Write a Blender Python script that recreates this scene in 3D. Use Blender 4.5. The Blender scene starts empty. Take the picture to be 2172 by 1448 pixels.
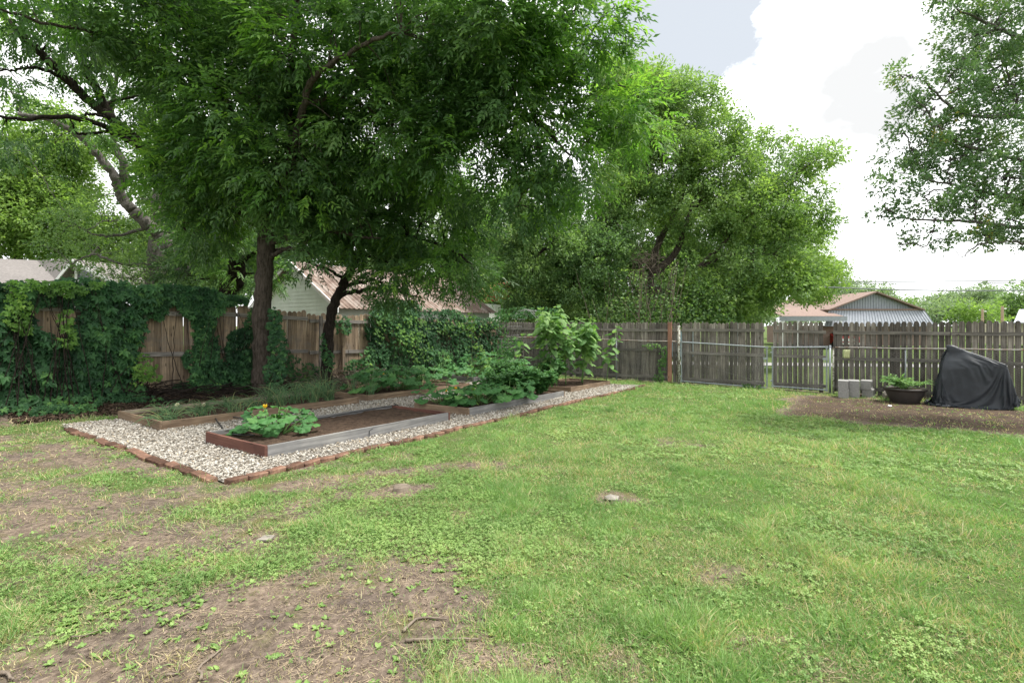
import bpy, math, random
import numpy as np
from math import radians, pi, sin, cos
rng = np.random.default_rng(7)
random.seed(7)
S = bpy.context.scene
C = S.collection

# ---------------------------------------------------------------- camera, sky, sun, exposure
H = 1.48                       # eye height
F, CX, HY = 1050.0, 1086.0, 690.0
cam_d = bpy.data.cameras.new('camera')
cam_d.sensor_width = 36; cam_d.lens = 36 * F / 2172
cam_d.shift_y = -(724 - HY) / 2172
cam_d.clip_start = 0.05; cam_d.clip_end = 3000
cam = bpy.data.objects.new('camera', cam_d); C.objects.link(cam)
cam.location = (0, 0, H); cam.rotation_euler = (pi / 2, 0, 0)
S.camera = cam
SUN_EL, SUN_AZ = 66.0, 95.0          # azimuth measured clockwise from +Y
w = bpy.data.worlds.new('World'); S.world = w; w.use_nodes = True
nt = w.node_tree; nt.nodes.clear(); N = nt.nodes.new; L = nt.links.new
out = N('ShaderNodeOutputWorld'); bg = N('ShaderNodeBackground'); L(bg.outputs[0], out.inputs[0])
sky = N('ShaderNodeTexSky'); sky.sky_type = 'NISHITA'; sky.sun_disc = False
sky.sun_elevation = radians(SUN_EL); sky.sun_rotation = radians(SUN_AZ)
sky.air_density = 1.0; sky.dust_density = 3.0
tc = N('ShaderNodeTexCoord'); mp = N('ShaderNodeMapping'); mp.inputs['Scale'].default_value = (1, 1, 1.6)
L(tc.outputs['Generated'], mp.inputs[0])
cl = N('ShaderNodeTexNoise'); cl.inputs['Scale'].default_value = 4.0; cl.inputs['Detail'].default_value = 11; cl.inputs['Roughness'].default_value = .60
L(mp.outputs[0], cl.inputs[0])
def vmath(op, a, b=None):
    n = N('ShaderNodeVectorMath'); n.operation = op; L(a, n.inputs[0])
    if b is not None: n.inputs[1].default_value = b
    return n
def gapmask(d, r0, r1):          # a break in the cloud deck round one direction of the sky
    v = vmath('DISTANCE', tc.outputs['Generated'], d)
    m = N('ShaderNodeMapRange'); m.inputs[1].default_value = r0; m.inputs[2].default_value = r1
    m.inputs[3].default_value = 1; m.inputs[4].default_value = 0
    L(v.outputs['Value'], m.inputs[0]); return m.outputs[0]
def dirn(px, py):
    v = np.array([(px - CX) / F, 1, (HY - py) / F]); return tuple(v / np.linalg.norm(v))
def M2(op, a, b):
    n = N('ShaderNodeMath'); n.operation = op
    for i, q in enumerate((a, b)):
        if isinstance(q, (int, float)): n.inputs[i].default_value = q
        else: L(q, n.inputs[i])
    return n.outputs[0]
g1 = gapmask(dirn(1440, -70), 0.03, 0.27); g2 = gapmask(dirn(1770, 190), 0.0, 0.16)
g3 = gapmask((-.75, .35, .55), 0.1, 0.5)
dens = M2('SUBTRACT', M2('ADD', M2('MULTIPLY', cl.outputs[0], 1.7), .0), M2('MULTIPLY', g1, .95))
dens = M2('SUBTRACT', dens, M2('MULTIPLY', g3, .25))
cm = N('ShaderNodeValToRGB'); cm.color_ramp.elements[0].position = .40; cm.color_ramp.elements[1].position = .50
L(dens, cm.inputs[0])
hz = N('ShaderNodeMixRGB'); hz.inputs[0].default_value = .88; hz.inputs[2].default_value = (.205, .215, .222, 1)   # thin high veil over the blue
sb = vmath('SCALE', sky.outputs[0]); sb.inputs['Scale'].default_value = .09
L(sb.outputs[0], hz.inputs[1])
cn = N('ShaderNodeTexNoise'); cn.inputs['Scale'].default_value = 5; cn.inputs['Detail'].default_value = 8; L(mp.outputs[0], cn.inputs[0])
thin = M2('MULTIPLY', g2, .95)
cbr = N('ShaderNodeMapRange'); cbr.inputs[1].default_value = .26; cbr.inputs[2].default_value = .47; cbr.inputs[3].default_value = .515; cbr.inputs[4].default_value = 1.0
L(M2('SUBTRACT', cn.outputs[0], M2('MULTIPLY', thin, .3)), cbr.inputs[0])
cc = vmath('SCALE', tc.outputs['Generated']); 
cmb = N('ShaderNodeCombineXYZ')
for i, k in enumerate((.985, .995, 1.0)): L(M2('MULTIPLY', cbr.outputs[0], k * .50), cmb.inputs[i])
mx = N('ShaderNodeMixRGB'); L(cm.outputs[0], mx.inputs[0]); L(hz.outputs[0], mx.inputs[1]); L(cmb.outputs[0], mx.inputs[2])
L(mx.outputs[0], bg.inputs[0]); bg.inputs[1].default_value = 1.0
sd = bpy.data.lights.new('sun', 'SUN'); sd.energy = 1.9; sd.angle = radians(11); sd.color = (1, .965, .90)
sun = bpy.data.objects.new('sun', sd); C.objects.link(sun)
sun.rotation_euler = (radians(90 - SUN_EL), 0, radians(180 - SUN_AZ))
S.view_settings.view_transform = 'Standard'; S.view_settings.look = 'None'
S.view_settings.exposure = 1.9; S.view_settings.gamma = 1; S.view_settings.use_curve_mapping = False
S.cycles.max_bounces = 8; S.cycles.diffuse_bounces = 5; S.cycles.transmission_bounces = 6; S.cycles.transparent_max_bounces = 4
S.cycles.sample_clamp_indirect = 4

# ---------------------------------------------------------------- places (metres; x east, y away from the eye)
A0 = np.array([-.59, 20.0])                 # corner where the two fences meet
LD = np.array([-.568, -.823]); LN = np.array([.823, -.568])      # side fence: direction towards the eye, normal into the yard
BD = np.array([.816, -.577]); BN = np.array([-.577, -.816])      # rear fence
U = np.array([.560, .828]); Vv = np.array([-.828, .560])         # raised beds: long way, short way
def noise2(x, y, seed=0):
    x = np.asarray(x, float); y = np.asarray(y, float)
    xi = np.floor(x).astype(np.int64); yi = np.floor(y).astype(np.int64); fx = x - xi; fy = y - yi
    def h(a, b):
        n = (a * 374761393 + b * 668265263 + seed * 974711) & 0x7fffffff
        n = ((n ^ (n >> 13)) * 1274126177) & 0x7fffffff
        return ((n ^ (n >> 16)) & 0xffff) / 65535.0
    sx = fx * fx * (3 - 2 * fx); sy = fy * fy * (3 - 2 * fy)
    return (h(xi, yi) * (1 - sx) + h(xi + 1, yi) * sx) * (1 - sy) + (h(xi, yi + 1) * (1 - sx) + h(xi + 1, yi + 1) * sx) * sy
def fbm(x, y, s=1.0, o=4, seed=0):
    t = 0; a = .5; tot = 0
    for i in range(o):
        t = t + a * noise2(np.asarray(x) * s * 2 ** i + 13.7 * i, np.asarray(y) * s * 2 ** i + 7.1 * i, seed + i); tot += a; a *= .5
    return t / tot
def sstep(a, b, x):
    t = np.clip((x - a) / (b - a), 0, 1); return t * t * (3 - 2 * t)
def gz(x, y):
    x = np.asarray(x, float); y = np.asarray(y, float)
    z = -.01 * np.clip(x, -25, 25) - .02 * np.clip(y, -5, 20)
    dl = (x - A0[0]) * LN[0] + (y - A0[1]) * LN[1]; t = (x - A0[0]) * LD[0] + (y - A0[1]) * LD[1]
    z = z + .27 * np.exp(-(np.clip(dl, -.3, 9) / .55) ** 2) * sstep(0, 6, t) * (dl > -60)
    z = z * 1.0
    z = z + (fbm(x, y, 1.3, 3, 5) - .5) * .035
    return z
def G(px, py):
    Y = F * H / (py - (711 + .01 * (px - CX))); return np.array([(px - CX) / F * Y, Y])
def G3(px, py):
    g = G(px, py); return np.array([g[0], g[1], float(gz(g[0], g[1]))])
def P(px, py, Y): return np.array([(px - CX) / F * Y, Y, H - (py - HY) / F * Y])
def ls(px): k = (px - CX) / F; return (-.59 - 20 * k) / (.568 - .823 * k)
def bs(px): k = (px - CX) / F; return (20 * k + .59) / (.816 + .577 * k)
def on_side_fence(px, py, off=0.0):
    px = np.asarray(px, float); py = np.asarray(py, float); t = ls(px); Y = A0[1] + LD[1] * t; X = A0[0] + LD[0] * t
    return np.stack([X + LN[0] * off, Y + LN[1] * off, H - (py - HY) / F * Y], -1)
def on_rear_fence(px, py, off=0.0):
    px = np.asarray(px, float); py = np.asarray(py, float); t = bs(px); Y = A0[1] + BD[1] * t; X = A0[0] + BD[0] * t
    return np.stack([X + BN[0] * off, Y + BN[1] * off, H - (py - HY) / F * Y], -1)

# ---------------------------------------------------------------- mesh helpers
def norm(v): return v / np.maximum(np.linalg.norm(v, axis=-1, keepdims=True), 1e-9)
class MB:
    def __init__(s): s.v = []; s.n = 0; s.f = []; s.t = []
    def add(s, V, faces, tint=.5):
        V = np.asarray(V, np.float32).reshape(-1, 3)
        if not isinstance(faces, list) or (faces and np.isscalar(faces[0])): faces = [faces]
        for f in faces: s.f.append(np.asarray(f, np.int64) + s.n)
        s.v.append(V); t = np.asarray(tint, np.float32)
        s.t.append(np.full(len(V), float(t), np.float32) if t.ndim == 0 else t); s.n += len(V); return s
    def scatter(s, T, faces, O, A, B, Cc, tint=.5):
        T = np.asarray(T, float); k = len(T); n = len(O)
        if n == 0: return s
        V = O[:, None] + T[None, :, 0:1] * A[:, None] + T[None, :, 1:2] * B[:, None] + T[None, :, 2:3] * Cc[:, None]
        off = (np.arange(n) * k)[:, None, None]
        fs = []
        for sz in sorted({len(f) for f in faces}):
            a = np.array([f for f in faces if len(f) == sz]); fs.append((a[None] + off).reshape(-1, sz))
        t = np.broadcast_to(np.asarray(tint, float), (n,))
        return s.add(V, fs, np.repeat(t, k))
    def box(s, c, x, y, z, tint=.5):
        c, x, y, z = (np.asarray(q, float) for q in (c, x, y, z))
        V = [c + a * x + b * y + d * z for a in (-1, 1) for b in (-1, 1) for d in (-1, 1)]
        return s.add(V, np.array([[0, 1, 3, 2], [4, 6, 7, 5], [0, 4, 5, 1], [2, 3, 7, 6], [0, 2, 6, 4], [1, 5, 7, 3]]), tint)
    def bx(s, x0, x1, y0, y1, z0, z1, tint=.5):
        return s.box(((x0 + x1) / 2, (y0 + y1) / 2, (z0 + z1) / 2), ((x1 - x0) / 2, 0, 0), (0, (y1 - y0) / 2, 0), (0, 0, (z1 - z0) / 2), tint)
    def tube(s, pts, r, sides=6, tint=.5, cap=True):
        pts = np.asarray(pts, float); n = len(pts); r = np.broadcast_to(np.asarray(r, float), (n,))
        d = norm(np.gradient(pts, axis=0)); ref = np.array([0, 0, 1.0]) if abs(d[:, 2]).mean() < .8 else np.array([1.0, 0, 0])
        a = norm(np.cross(d, ref)); b = np.cross(d, a); th = np.arange(sides) / sides * 2 * pi
        V = pts[:, None] + r[:, None, None] * (np.cos(th)[None, :, None] * a[:, None] + np.sin(th)[None, :, None] * b[:, None])
        i = np.arange(n - 1)[:, None] * sides; j = np.arange(sides)[None]; jn = (j + 1) % sides
        q = np.stack([i + j, i + jn, i + sides + jn, i + sides + j], -1).reshape(-1, 4); fs = [q]
        if cap: fs += [np.arange(sides)[None, ::-1], (np.arange(sides) + (n - 1) * sides)[None]]
        return s.add(V.reshape(-1, 3), fs, tint)
    def lathe(s, prof, sides=24, tint=.5, c=(0, 0, 0)):
        prof = np.asarray(prof, float); th = np.arange(sides) / sides * 2 * pi
        V = np.stack([prof[:, None, 0] * np.cos(th), prof[:, None, 0] * np.sin(th), np.broadcast_to(prof[:, None, 1], (len(prof), sides))], -1) + np.asarray(c)
        i = np.arange(len(prof) - 1)[:, None] * sides; j = np.arange(sides)[None]; jn = (j + 1) % sides
        return s.add(V.reshape(-1, 3), np.stack([i + j, i + jn, i + sides + jn, i + sides + j], -1).reshape(-1, 4), tint)
    def build(s, name, mat, parent=None, smooth=False, loc=None):
        V = np.concatenate(s.v) if s.v else np.zeros((0, 3), np.float32)
        me = bpy.data.meshes.new(name); me.vertices.add(len(V)); me.vertices.foreach_set('co', V.astype(np.float32).ravel())
        tot = np.concatenate([np.full(len(f), f.shape[1], np.int32) for f in s.f]) if s.f else np.zeros(0, np.int32)
        lv = np.concatenate([f.ravel() for f in s.f]).astype(np.int32) if s.f else np.zeros(0, np.int32)
        me.loops.add(len(lv)); me.loops.foreach_set('vertex_index', lv)
        me.polygons.add(len(tot)); st = np.zeros(len(tot), np.int32); st[1:] = np.cumsum(tot)[:-1]
        me.polygons.foreach_set('loop_start', st); me.polygons.foreach_set('loop_total', tot)
        me.polygons.foreach_set('use_smooth', np.full(len(tot), bool(smooth)))
        me.update(calc_edges=True); me.validate()
        if len(me.vertices) == len(V):
            at = me.attributes.new('tint', 'FLOAT', 'POINT'); at.data.foreach_set('value', np.concatenate(s.t).astype(np.float32))
        me.materials.append(mat)
        o = bpy.data.objects.new(name, me); C.objects.link(o)
        if parent: o.parent = parent
        if loc is not None: o.location = loc
        return o
def tag(o, label, cat, group=None, kind=None):
    if label: o['label'] = label
    if cat: o['category'] = cat
    if group: o['group'] = group
    if kind: o['kind'] = kind
    return o
def thing(name, label, cat, loc=(0, 0, 0), rz=0, group=None):
    o = bpy.data.objects.new(name, None); C.objects.link(o); o.empty_display_size = .2
    o.location = tuple(float(q) for q in loc); o.rotation_euler = (0, 0, rz); return tag(o, label, cat, group)
def copy_thing(r, loc, rz, label=None, scale=None):
    c = r.copy(); C.objects.link(c); c.location = tuple(float(q) for q in loc); c.rotation_euler = (0, 0, rz)
    if label: c['label'] = label
    if scale: c.scale = (scale,) * 3
    for ch in [o for o in r.children]:
        d = ch.copy(); C.objects.link(d); d.parent = c
        for g in list(ch.children):
            e = g.copy(); C.objects.link(e); e.parent = d
    return c
def smoothline(pts, n=12, wob=0.0):
    pts = np.asarray(pts, float); p = np.vstack([2 * pts[0] - pts[1], pts, 2 * pts[-1] - pts[-2]]); o = []
    for i in range(1, len(p) - 2):
        t = np.linspace(0, 1, n, endpoint=False)[:, None]
        o.append(.5 * (2 * p[i] + (p[i + 1] - p[i - 1]) * t + (2 * p[i - 1] - 5 * p[i] + 4 * p[i + 1] - p[i + 2]) * t ** 2 + (3 * p[i] - p[i - 1] - 3 * p[i + 1] + p[i + 2]) * t ** 3))
    o = np.vstack(o + [p[-2][None]])
    if wob: o[1:-1, :3] += rng.normal(0, wob, (len(o) - 2, 3)); 
    return o
def rdir(n): return norm(rng.normal(size=(n, 3)))

# ---------------------------------------------------------------- materials
def newmat(name):
    m = bpy.data.materials.new(name); m.use_nodes = True; t = m.node_tree; t.nodes.clear()
    o = t.nodes.new('ShaderNodeOutputMaterial'); return m, t, o
def ramp(t, fac, stops):
    r = t.nodes.new('ShaderNodeValToRGB'); e = r.color_ramp.elements
    while len(e) < len(stops): e.new(.5)
    for i, (p, c) in enumerate(stops): e[i].position = p; e[i].color = (*c, 1)
    t.links.new(fac, r.inputs[0]); return r.outputs[0]
def noise(t, scale, detail=5, rough=.6, vec=None, coord='Object', map_scale=None):
    n = t.nodes.new('ShaderNodeTexNoise'); n.inputs['Scale'].default_value = scale; n.inputs['Detail'].default_value = detail; n.inputs['Roughness'].default_value = rough
    c = t.nodes.new('ShaderNodeTexCoord'); s = c.outputs[coord]
    if map_scale:
        m = t.nodes.new('ShaderNodeMapping'); m.inputs['Scale'].default_value = map_scale; t.links.new(s, m.inputs[0]); s = m.outputs[0]
    if vec is not None: s = vec
    t.links.new(s, n.inputs['Vector']); return n.outputs[0]
def mixc(t, fac, a, b, mode='MIX'):
    n = t.nodes.new('ShaderNodeMixRGB'); n.blend_type = mode
    for i, q in ((0, fac), (1, a), (2, b)):
        if isinstance(q, (int, float)): n.inputs[i].default_value = q
        elif isinstance(q, tuple): n.inputs[i].default_value = (*q, 1)
        else: t.links.new(q, n.inputs[i])
    return n.outputs[0]
def tintn(t):
    a = t.nodes.new('ShaderNodeAttribute'); a.attribute_name = 'tint'; return a.outputs['Fac']
def principled(t, o, col, rough=.8, spec=.3, metal=0, bump=None, bstr=.5, bdist=.01):
    b = t.nodes.new('ShaderNodeBsdfPrincipled')
    if isinstance(col, tuple): b.inputs['Base Color'].default_value = (*col, 1)
    else: t.links.new(col, b.inputs['Base Color'])
    if isinstance(rough, (int, float)): b.inputs['Roughness'].default_value = rough
    else: t.links.new(rough, b.inputs['Roughness'])
    b.inputs['Specular IOR Level'].default_value = spec; b.inputs['Metallic'].default_value = metal
    if bump is not None:
        n = t.nodes.new('ShaderNodeBump'); n.inputs['Strength'].default_value = bstr; n.inputs['Distance'].default_value = bdist
        t.links.new(bump, n.inputs['Height']); t.links.new(n.outputs[0], b.inputs['Normal'])
    t.links.new(b.outputs[0], o.inputs[0]); return b
def mat_noise(name, c1, c2, scale=8, rough=.8, spec=.3, metal=0, bstr=.4, bdist=.01, stops=None, ms=None, tintamt=0.0):
    m, t, o = newmat(name); n = noise(t, scale, 6, .62, map_scale=ms)
    col = ramp(t, n, stops or [(.3, c1), (.7, c2)])
    if tintamt:
        f = ramp(t, tintn(t), [(0, (1 - tintamt,) * 3), (1, (1 + tintamt,) * 3)]); col = mixc(t, 1.0, col, f, 'MULTIPLY')
    principled(t, o, col, rough, spec, metal, noise(t, scale * 4, 5, .7, map_scale=ms), bstr, bdist); return m
def mat_leaf(name, stops, trans=.35, rough=.45, spec=.4):
    m, t, o = newmat(name); tn = tintn(t)
    col = ramp(t, tn, stops)
    nz = noise(t, 3.0, 2, .5); col = mixc(t, 1.0, col, ramp(t, nz, [(.3, (.8, .85, .8)), (.7, (1.2, 1.15, 1.1))]), 'MULTIPLY')
    p = principled(t, o, col, rough, spec)
    tr = t.nodes.new('ShaderNodeBsdfTranslucent'); tc_ = mixc(t, 1.0, col, (1.4, 1.5, .8), 'MULTIPLY'); t.links.new(tc_, tr.inputs[0])
    mx = t.nodes.new('ShaderNodeMixShader'); mx.inputs[0].default_value = trans
    t.links.new(p.outputs[0], mx.inputs[1]); t.links.new(tr.outputs[0], mx.inputs[2]); t.links.new(mx.outputs[0], o.inputs[0]); return m
def mat_wood(name, stops, along='z', bstr=.6, stain=None, per=.35):
    # weathered boards: grain drawn out along one axis, every board its own shade
    m, t, o = newmat(name)
    ms = {'z': (38, 38, 1.6), 'x': (1.6, 38, 38)}[along]; tn = tintn(t)
    c = t.nodes.new('ShaderNodeTexCoord'); mpn = t.nodes.new('ShaderNodeMapping'); mpn.inputs['Scale'].default_value = ms
    t.links.new(c.outputs['Object'], mpn.inputs[0])
    add = t.nodes.new('ShaderNodeVectorMath'); add.operation = 'ADD'; t.links.new(mpn.outputs[0], add.inputs[0])
    sc = t.nodes.new('ShaderNodeMath'); sc.operation = 'MULTIPLY'; sc.inputs[1].default_value = 37; t.links.new(tn, sc.inputs[0]); t.links.new(sc.outputs[0], add.inputs[1])
    g = noise(t, 1.0, 6, .65, vec=add.outputs[0]); col = ramp(t, g, stops)
    big = noise(t, 1.7, 4, .6); col = mixc(t, 1.0, col, ramp(t, big, [(.3, (.68, .68, .7)), (.7, (1.2, 1.18, 1.12))]), 'MULTIPLY')
    col = mixc(t, 1.0, col, ramp(t, tn, [(0, (1 - per,) * 3), (1, (1 + per,) * 3)]), 'MULTIPLY')
    v = t.nodes.new('ShaderNodeTexVoronoi'); v.inputs['Scale'].default_value = 1.0
    km = t.nodes.new('ShaderNodeMapping'); km.inputs['Scale'].default_value = (7, 7, 2.2) if along == 'z' else (2.2, 7, 7)
    t.links.new(c.outputs['Object'], km.inputs[0]); t.links.new(km.outputs[0], v.inputs['Vector'])
    col = mixc(t, ramp(t, v.outputs['Distance'], [(.06, (.75,) * 3), (.13, (0, 0, 0))]), col, (.03, .022, .016))
    if stain: col = mixc(t, ramp(t, noise(t, 2.3, 5, .7), [(.52, (0, 0, 0)), (.68, (.8, .8, .8))]), col, stain)
    principled(t, o, col, .88, .15, 0, g, bstr, .006); return m
M = {}
M['soil'] = mat_noise('garden soil', (.035, .024, .018), (.115, .078, .055), 14, .95, .1, bstr=1.0, bdist=.03)
M['bark'] = mat_noise('grey brown bark', (.03, .024, .02), (.14, .115, .095), 5, .95, .1, bstr=1.0, bdist=.04, ms=(5, 5, 1.2))
M['bark_dark'] = mat_noise('dark bark', (.012, .010, .009), (.06, .048, .04), 5, .95, .1, bstr=1.0, bdist=.04, ms=(5, 5, 1.4))
M['bark_pale'] = mat_noise('pale grey bark', (.07, .065, .06), (.24, .22, .20), 6, .95, .1, bstr=1.0, bdist=.03, ms=(5, 5, 1.4))
M['board_warm'] = mat_wood('weathered tan fence boards', [(.25, (.08, .058, .042)), (.5, (.27, .205, .145)), (.75, (.46, .36, .255))], 'z', per=.35, stain=(.17, .15, .13))
M['board_grey'] = mat_wood('weathered grey fence boards', [(.25, (.055, .048, .043)), (.48, (.165, .148, .132)), (.72, (.36, .335, .305))], 'z', stain=(.12, .105, .09), per=.48)
M['rail_grey'] = mat_wood('weathered grey rail', [(.25, (.08, .072, .065)), (.5, (.20, .185, .17)), (.75, (.36, .34, .31))], 'x')
M['bed_grey'] = mat_wood('silvered bed board', [(.25, (.10, .10, .098)), (.5, (.19, .19, .19)), (.75, (.29, .285, .28))], 'x', bstr=.3, per=.15)
M['bed_red'] = mat_wood('faded red brown painted board', [(.2, (.085, .042, .034)), (.55, (.135, .066, .052)), (.8, (.19, .10, .08))], 'x', bstr=.3, per=.15)
M['bed_tan'] = mat_wood('old brown bed board', [(.25, (.09, .06, .04)), (.5, (.20, .145, .10)), (.75, (.33, .26, .19))], 'x', per=.2)
M['bed_pale'] = mat_wood('pale weathered bed board', [(.25, (.15, .12, .09)), (.5, (.29, .245, .19)), (.75, (.42, .365, .29))], 'x', per=.2)
M['redpost'] = mat_wood('salmon stained board', [(.2, (.22, .115, .082)), (.5, (.32, .17, .125)), (.8, (.41, .235, .18))], 'z', bstr=.2, per=.1)
M['brick'] = mat_noise('clay brick', None, None, 9, .95, .1, bstr=.8, bdist=.01, stops=[(.3, (.065, .045, .036)), (.5, (.14, .078, .055)), (.64, (.20, .125, .09)), (.76, (.24, .205, .165))], tintamt=.4)
M['galv'] = mat_noise('galvanised steel', (.22, .25, .27), (.38, .41, .43), 30, .5, .5, .4, bstr=.1)
M['rusty'] = mat_noise('rusting galvanised pipe', None, None, 5, .7, .3, .2, bstr=.3, stops=[(.35, (.36, .36, .34)), (.5, (.30, .27, .24)), (.62, (.20, .085, .04))])
M['peel'] = mat_noise('peeling cream paint on steel', None, None, 18, .8, .3, bstr=.4, stops=[(.42, (.5, .5, .45)), (.5, (.36, .36, .3)), (.58, (.1, .07, .05))])
M['wire'] = mat_noise('dull wire', (.22, .22, .22), (.36, .36, .35), 30, .6, .4, .4, bstr=0)
M['concrete'] = mat_noise('concrete block', (.22, .22, .215), (.33, .325, .315), 25, .95, .1, bstr=.3, bdist=.003)
M['stone'] = mat_noise('limestone', (.16, .145, .125), (.30, .275, .24), 12, .9, .2, bstr=.6, bdist=.01)
M['black_hose'] = mat_noise('black poly hose', (.012, .012, .013), (.03, .03, .032), 20, .45, .5, bstr=.1)
M['pot'] = mat_noise('dark bronze resin pot', (.028, .024, .022), (.06, .052, .048), 14, .55, .4, bstr=.2, ms=(1, 1, 12))
M['cover'] = mat_noise('black vinyl cover', (.010, .013, .018), (.026, .032, .041), 4, .5, .45, bstr=.15, bdist=.006)
M['rubber'] = mat_noise('dark rubber', (.012, .012, .012), (.03, .03, .03), 20, .8, .3)
M['shingle'] = mat_noise('pale asphalt shingle', (.13, .12, .115), (.25, .23, .22), 9, .95, .1, bstr=.6, ms=(1, 1, 9))
M['cream'] = mat_noise('cream painted siding', (.42, .38, .28), (.5, .46, .36), 5, .8)
M['palegreen'] = mat_noise('pale green painted siding', (.50, .56, .48), (.62, .67, .60), 4, .75, bstr=.1)
M['white'] = mat_noise('white paint', (.6, .6, .6), (.75, .75, .74), 6, .7, bstr=.1)
M['glass'] = mat_noise('dark window glass', (.05, .06, .07), (.09, .10, .11), 2, .1, .6, bstr=0)
M['rustroof'] = mat_noise('rusted metal roof', None, None, 3, .7, .3, .1, bstr=.2, ms=(1, 1, 1), stops=[(.32, (.20, .11, .075)), (.48, (.33, .20, .145)), (.6, (.42, .33, .28)), (.72, (.24, .13, .085))])
M['redroof'] = mat_noise('red metal roof', (.38, .09, .06), (.5, .16, .12), 4, .6)
M['barn'] = mat_noise('blue grey metal siding', (.25, .27, .31), (.33, .35, .39), 4, .6, .4, .1, bstr=.05)
M['pinkroof'] = mat_noise('weathered pinkish roof', (.26, .19, .17), (.38, .30, .28), 5, .8)
M['rusttrim'] = mat_noise('rusty trim', (.16, .11, .09), (.25, .18, .15), 8, .8)
M['carred'] = mat_noise('dark red car paint', (.22, .02, .015), (.28, .03, .02), 2, .25, .6, bstr=0)
M['chrome'] = mat_noise('bright metal', (.6, .6, .6), (.7, .7, .7), 4, .2, .6, .9, bstr=0)
M['cloth'] = mat_noise('yellowed cloth', (.42, .44, .22), (.6, .62, .36), 12, .95)
M['cable'] = mat_noise('grey power cable', (.10, .11, .12), (.15, .16, .17), 4, .7)
M['polewood'] = mat_noise('utility pole timber', (.28, .20, .14), (.42, .32, .24), 6, .9)
M['road'] = mat_noise('pale concrete road', (.22, .215, .21), (.32, .31, .30), 5, .9)
M['bluebin'] = mat_noise('light blue steel', (.28, .42, .52), (.38, .5, .6), 3, .6)
M['onion'] = mat_leaf('onion greens', [(0, (.07, .155, .07)), (.6, (.12, .235, .10)), (1, (.32, .33, .15))], .2)
M['squash'] = mat_leaf('squash leaves', [(0, (.035, .11, .035)), (.6, (.065, .18, .055)), (1, (.13, .27, .08))], .3, .6, .25)
M['sunleaf'] = mat_leaf('sunflower leaves', [(0, (.07, .16, .05)), (.5, (.13, .25, .085)), (1, (.24, .37, .14))], .4, .6, .25)
M['tomato'] = mat_leaf('tomato leaves', [(0, (.03, .10, .03)), (.6, (.06, .17, .045)), (1, (.12, .25, .06))], .3, .6)
M['bean'] = mat_leaf('bean leaves', [(0, (.09, .20, .04)), (1, (.22, .38, .08))], .45)
M['stem'] = mat_noise('green plant stem', (.07, .15, .04), (.13, .24, .07), 20, .7)
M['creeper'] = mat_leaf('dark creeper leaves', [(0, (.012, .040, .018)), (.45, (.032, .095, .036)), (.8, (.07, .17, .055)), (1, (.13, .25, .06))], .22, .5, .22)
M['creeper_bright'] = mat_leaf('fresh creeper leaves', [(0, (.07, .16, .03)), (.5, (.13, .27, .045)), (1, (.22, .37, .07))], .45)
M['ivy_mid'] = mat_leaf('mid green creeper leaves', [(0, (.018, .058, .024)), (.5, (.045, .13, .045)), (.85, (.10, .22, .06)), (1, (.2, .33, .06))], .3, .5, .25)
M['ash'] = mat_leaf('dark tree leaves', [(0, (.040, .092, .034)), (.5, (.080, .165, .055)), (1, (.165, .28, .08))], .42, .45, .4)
M['ash_light'] = mat_leaf('bright tree leaves', [(0, (.06, .15, .035)), (.5, (.12, .25, .05)), (1, (.24, .40, .07))], .5, .45, .4)  # lighter leaf copy; also carries the backlit glow of the main crown's edge
M['elm'] = mat_leaf('mid green tree leaves', [(0, (.09, .165, .065)), (.5, (.17, .275, .10)), (1, (.28, .39, .14))], .42, .5, .3)
M['elm_dark'] = mat_leaf('deep green tree leaves', [(0, (.06, .12, .05)), (.5, (.11, .20, .075)), (1, (.19, .29, .095))], .38, .5, .3)
M['yellowgreen'] = mat_leaf('yellow green tree leaves', [(0, (.11, .19, .055)), (.5, (.19, .30, .08)), (1, (.29, .41, .12))], .48, .5, .3)
M['magnolia'] = mat_leaf('glossy grey green tree leaves', [(0, (.075, .145, .07)), (.5, (.13, .23, .10)), (.95, (.22, .33, .12)), (1, (.35, .3, .06))], .3, .35, .5)
M['far'] = mat_leaf('haze greyed tree leaves', [(0, (.15, .22, .14)), (.5, (.22, .30, .19)), (1, (.30, .39, .23))], .35, .6, .2)  # haze of distance put into the leaf colour as a paler, greyer green
M['twig'] = mat_noise('dry twigs', (.09, .07, .055), (.22, .18, .14), 12, .9)
M['yellow'] = mat_leaf('yellow petals', [(0, (.7, .42, .03)), (1, (.8, .55, .05))], .3)
M['whitefl'] = mat_leaf('pale flower heads', [(0, (.5, .5, .42)), (1, (.7, .7, .6))], .3)
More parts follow.
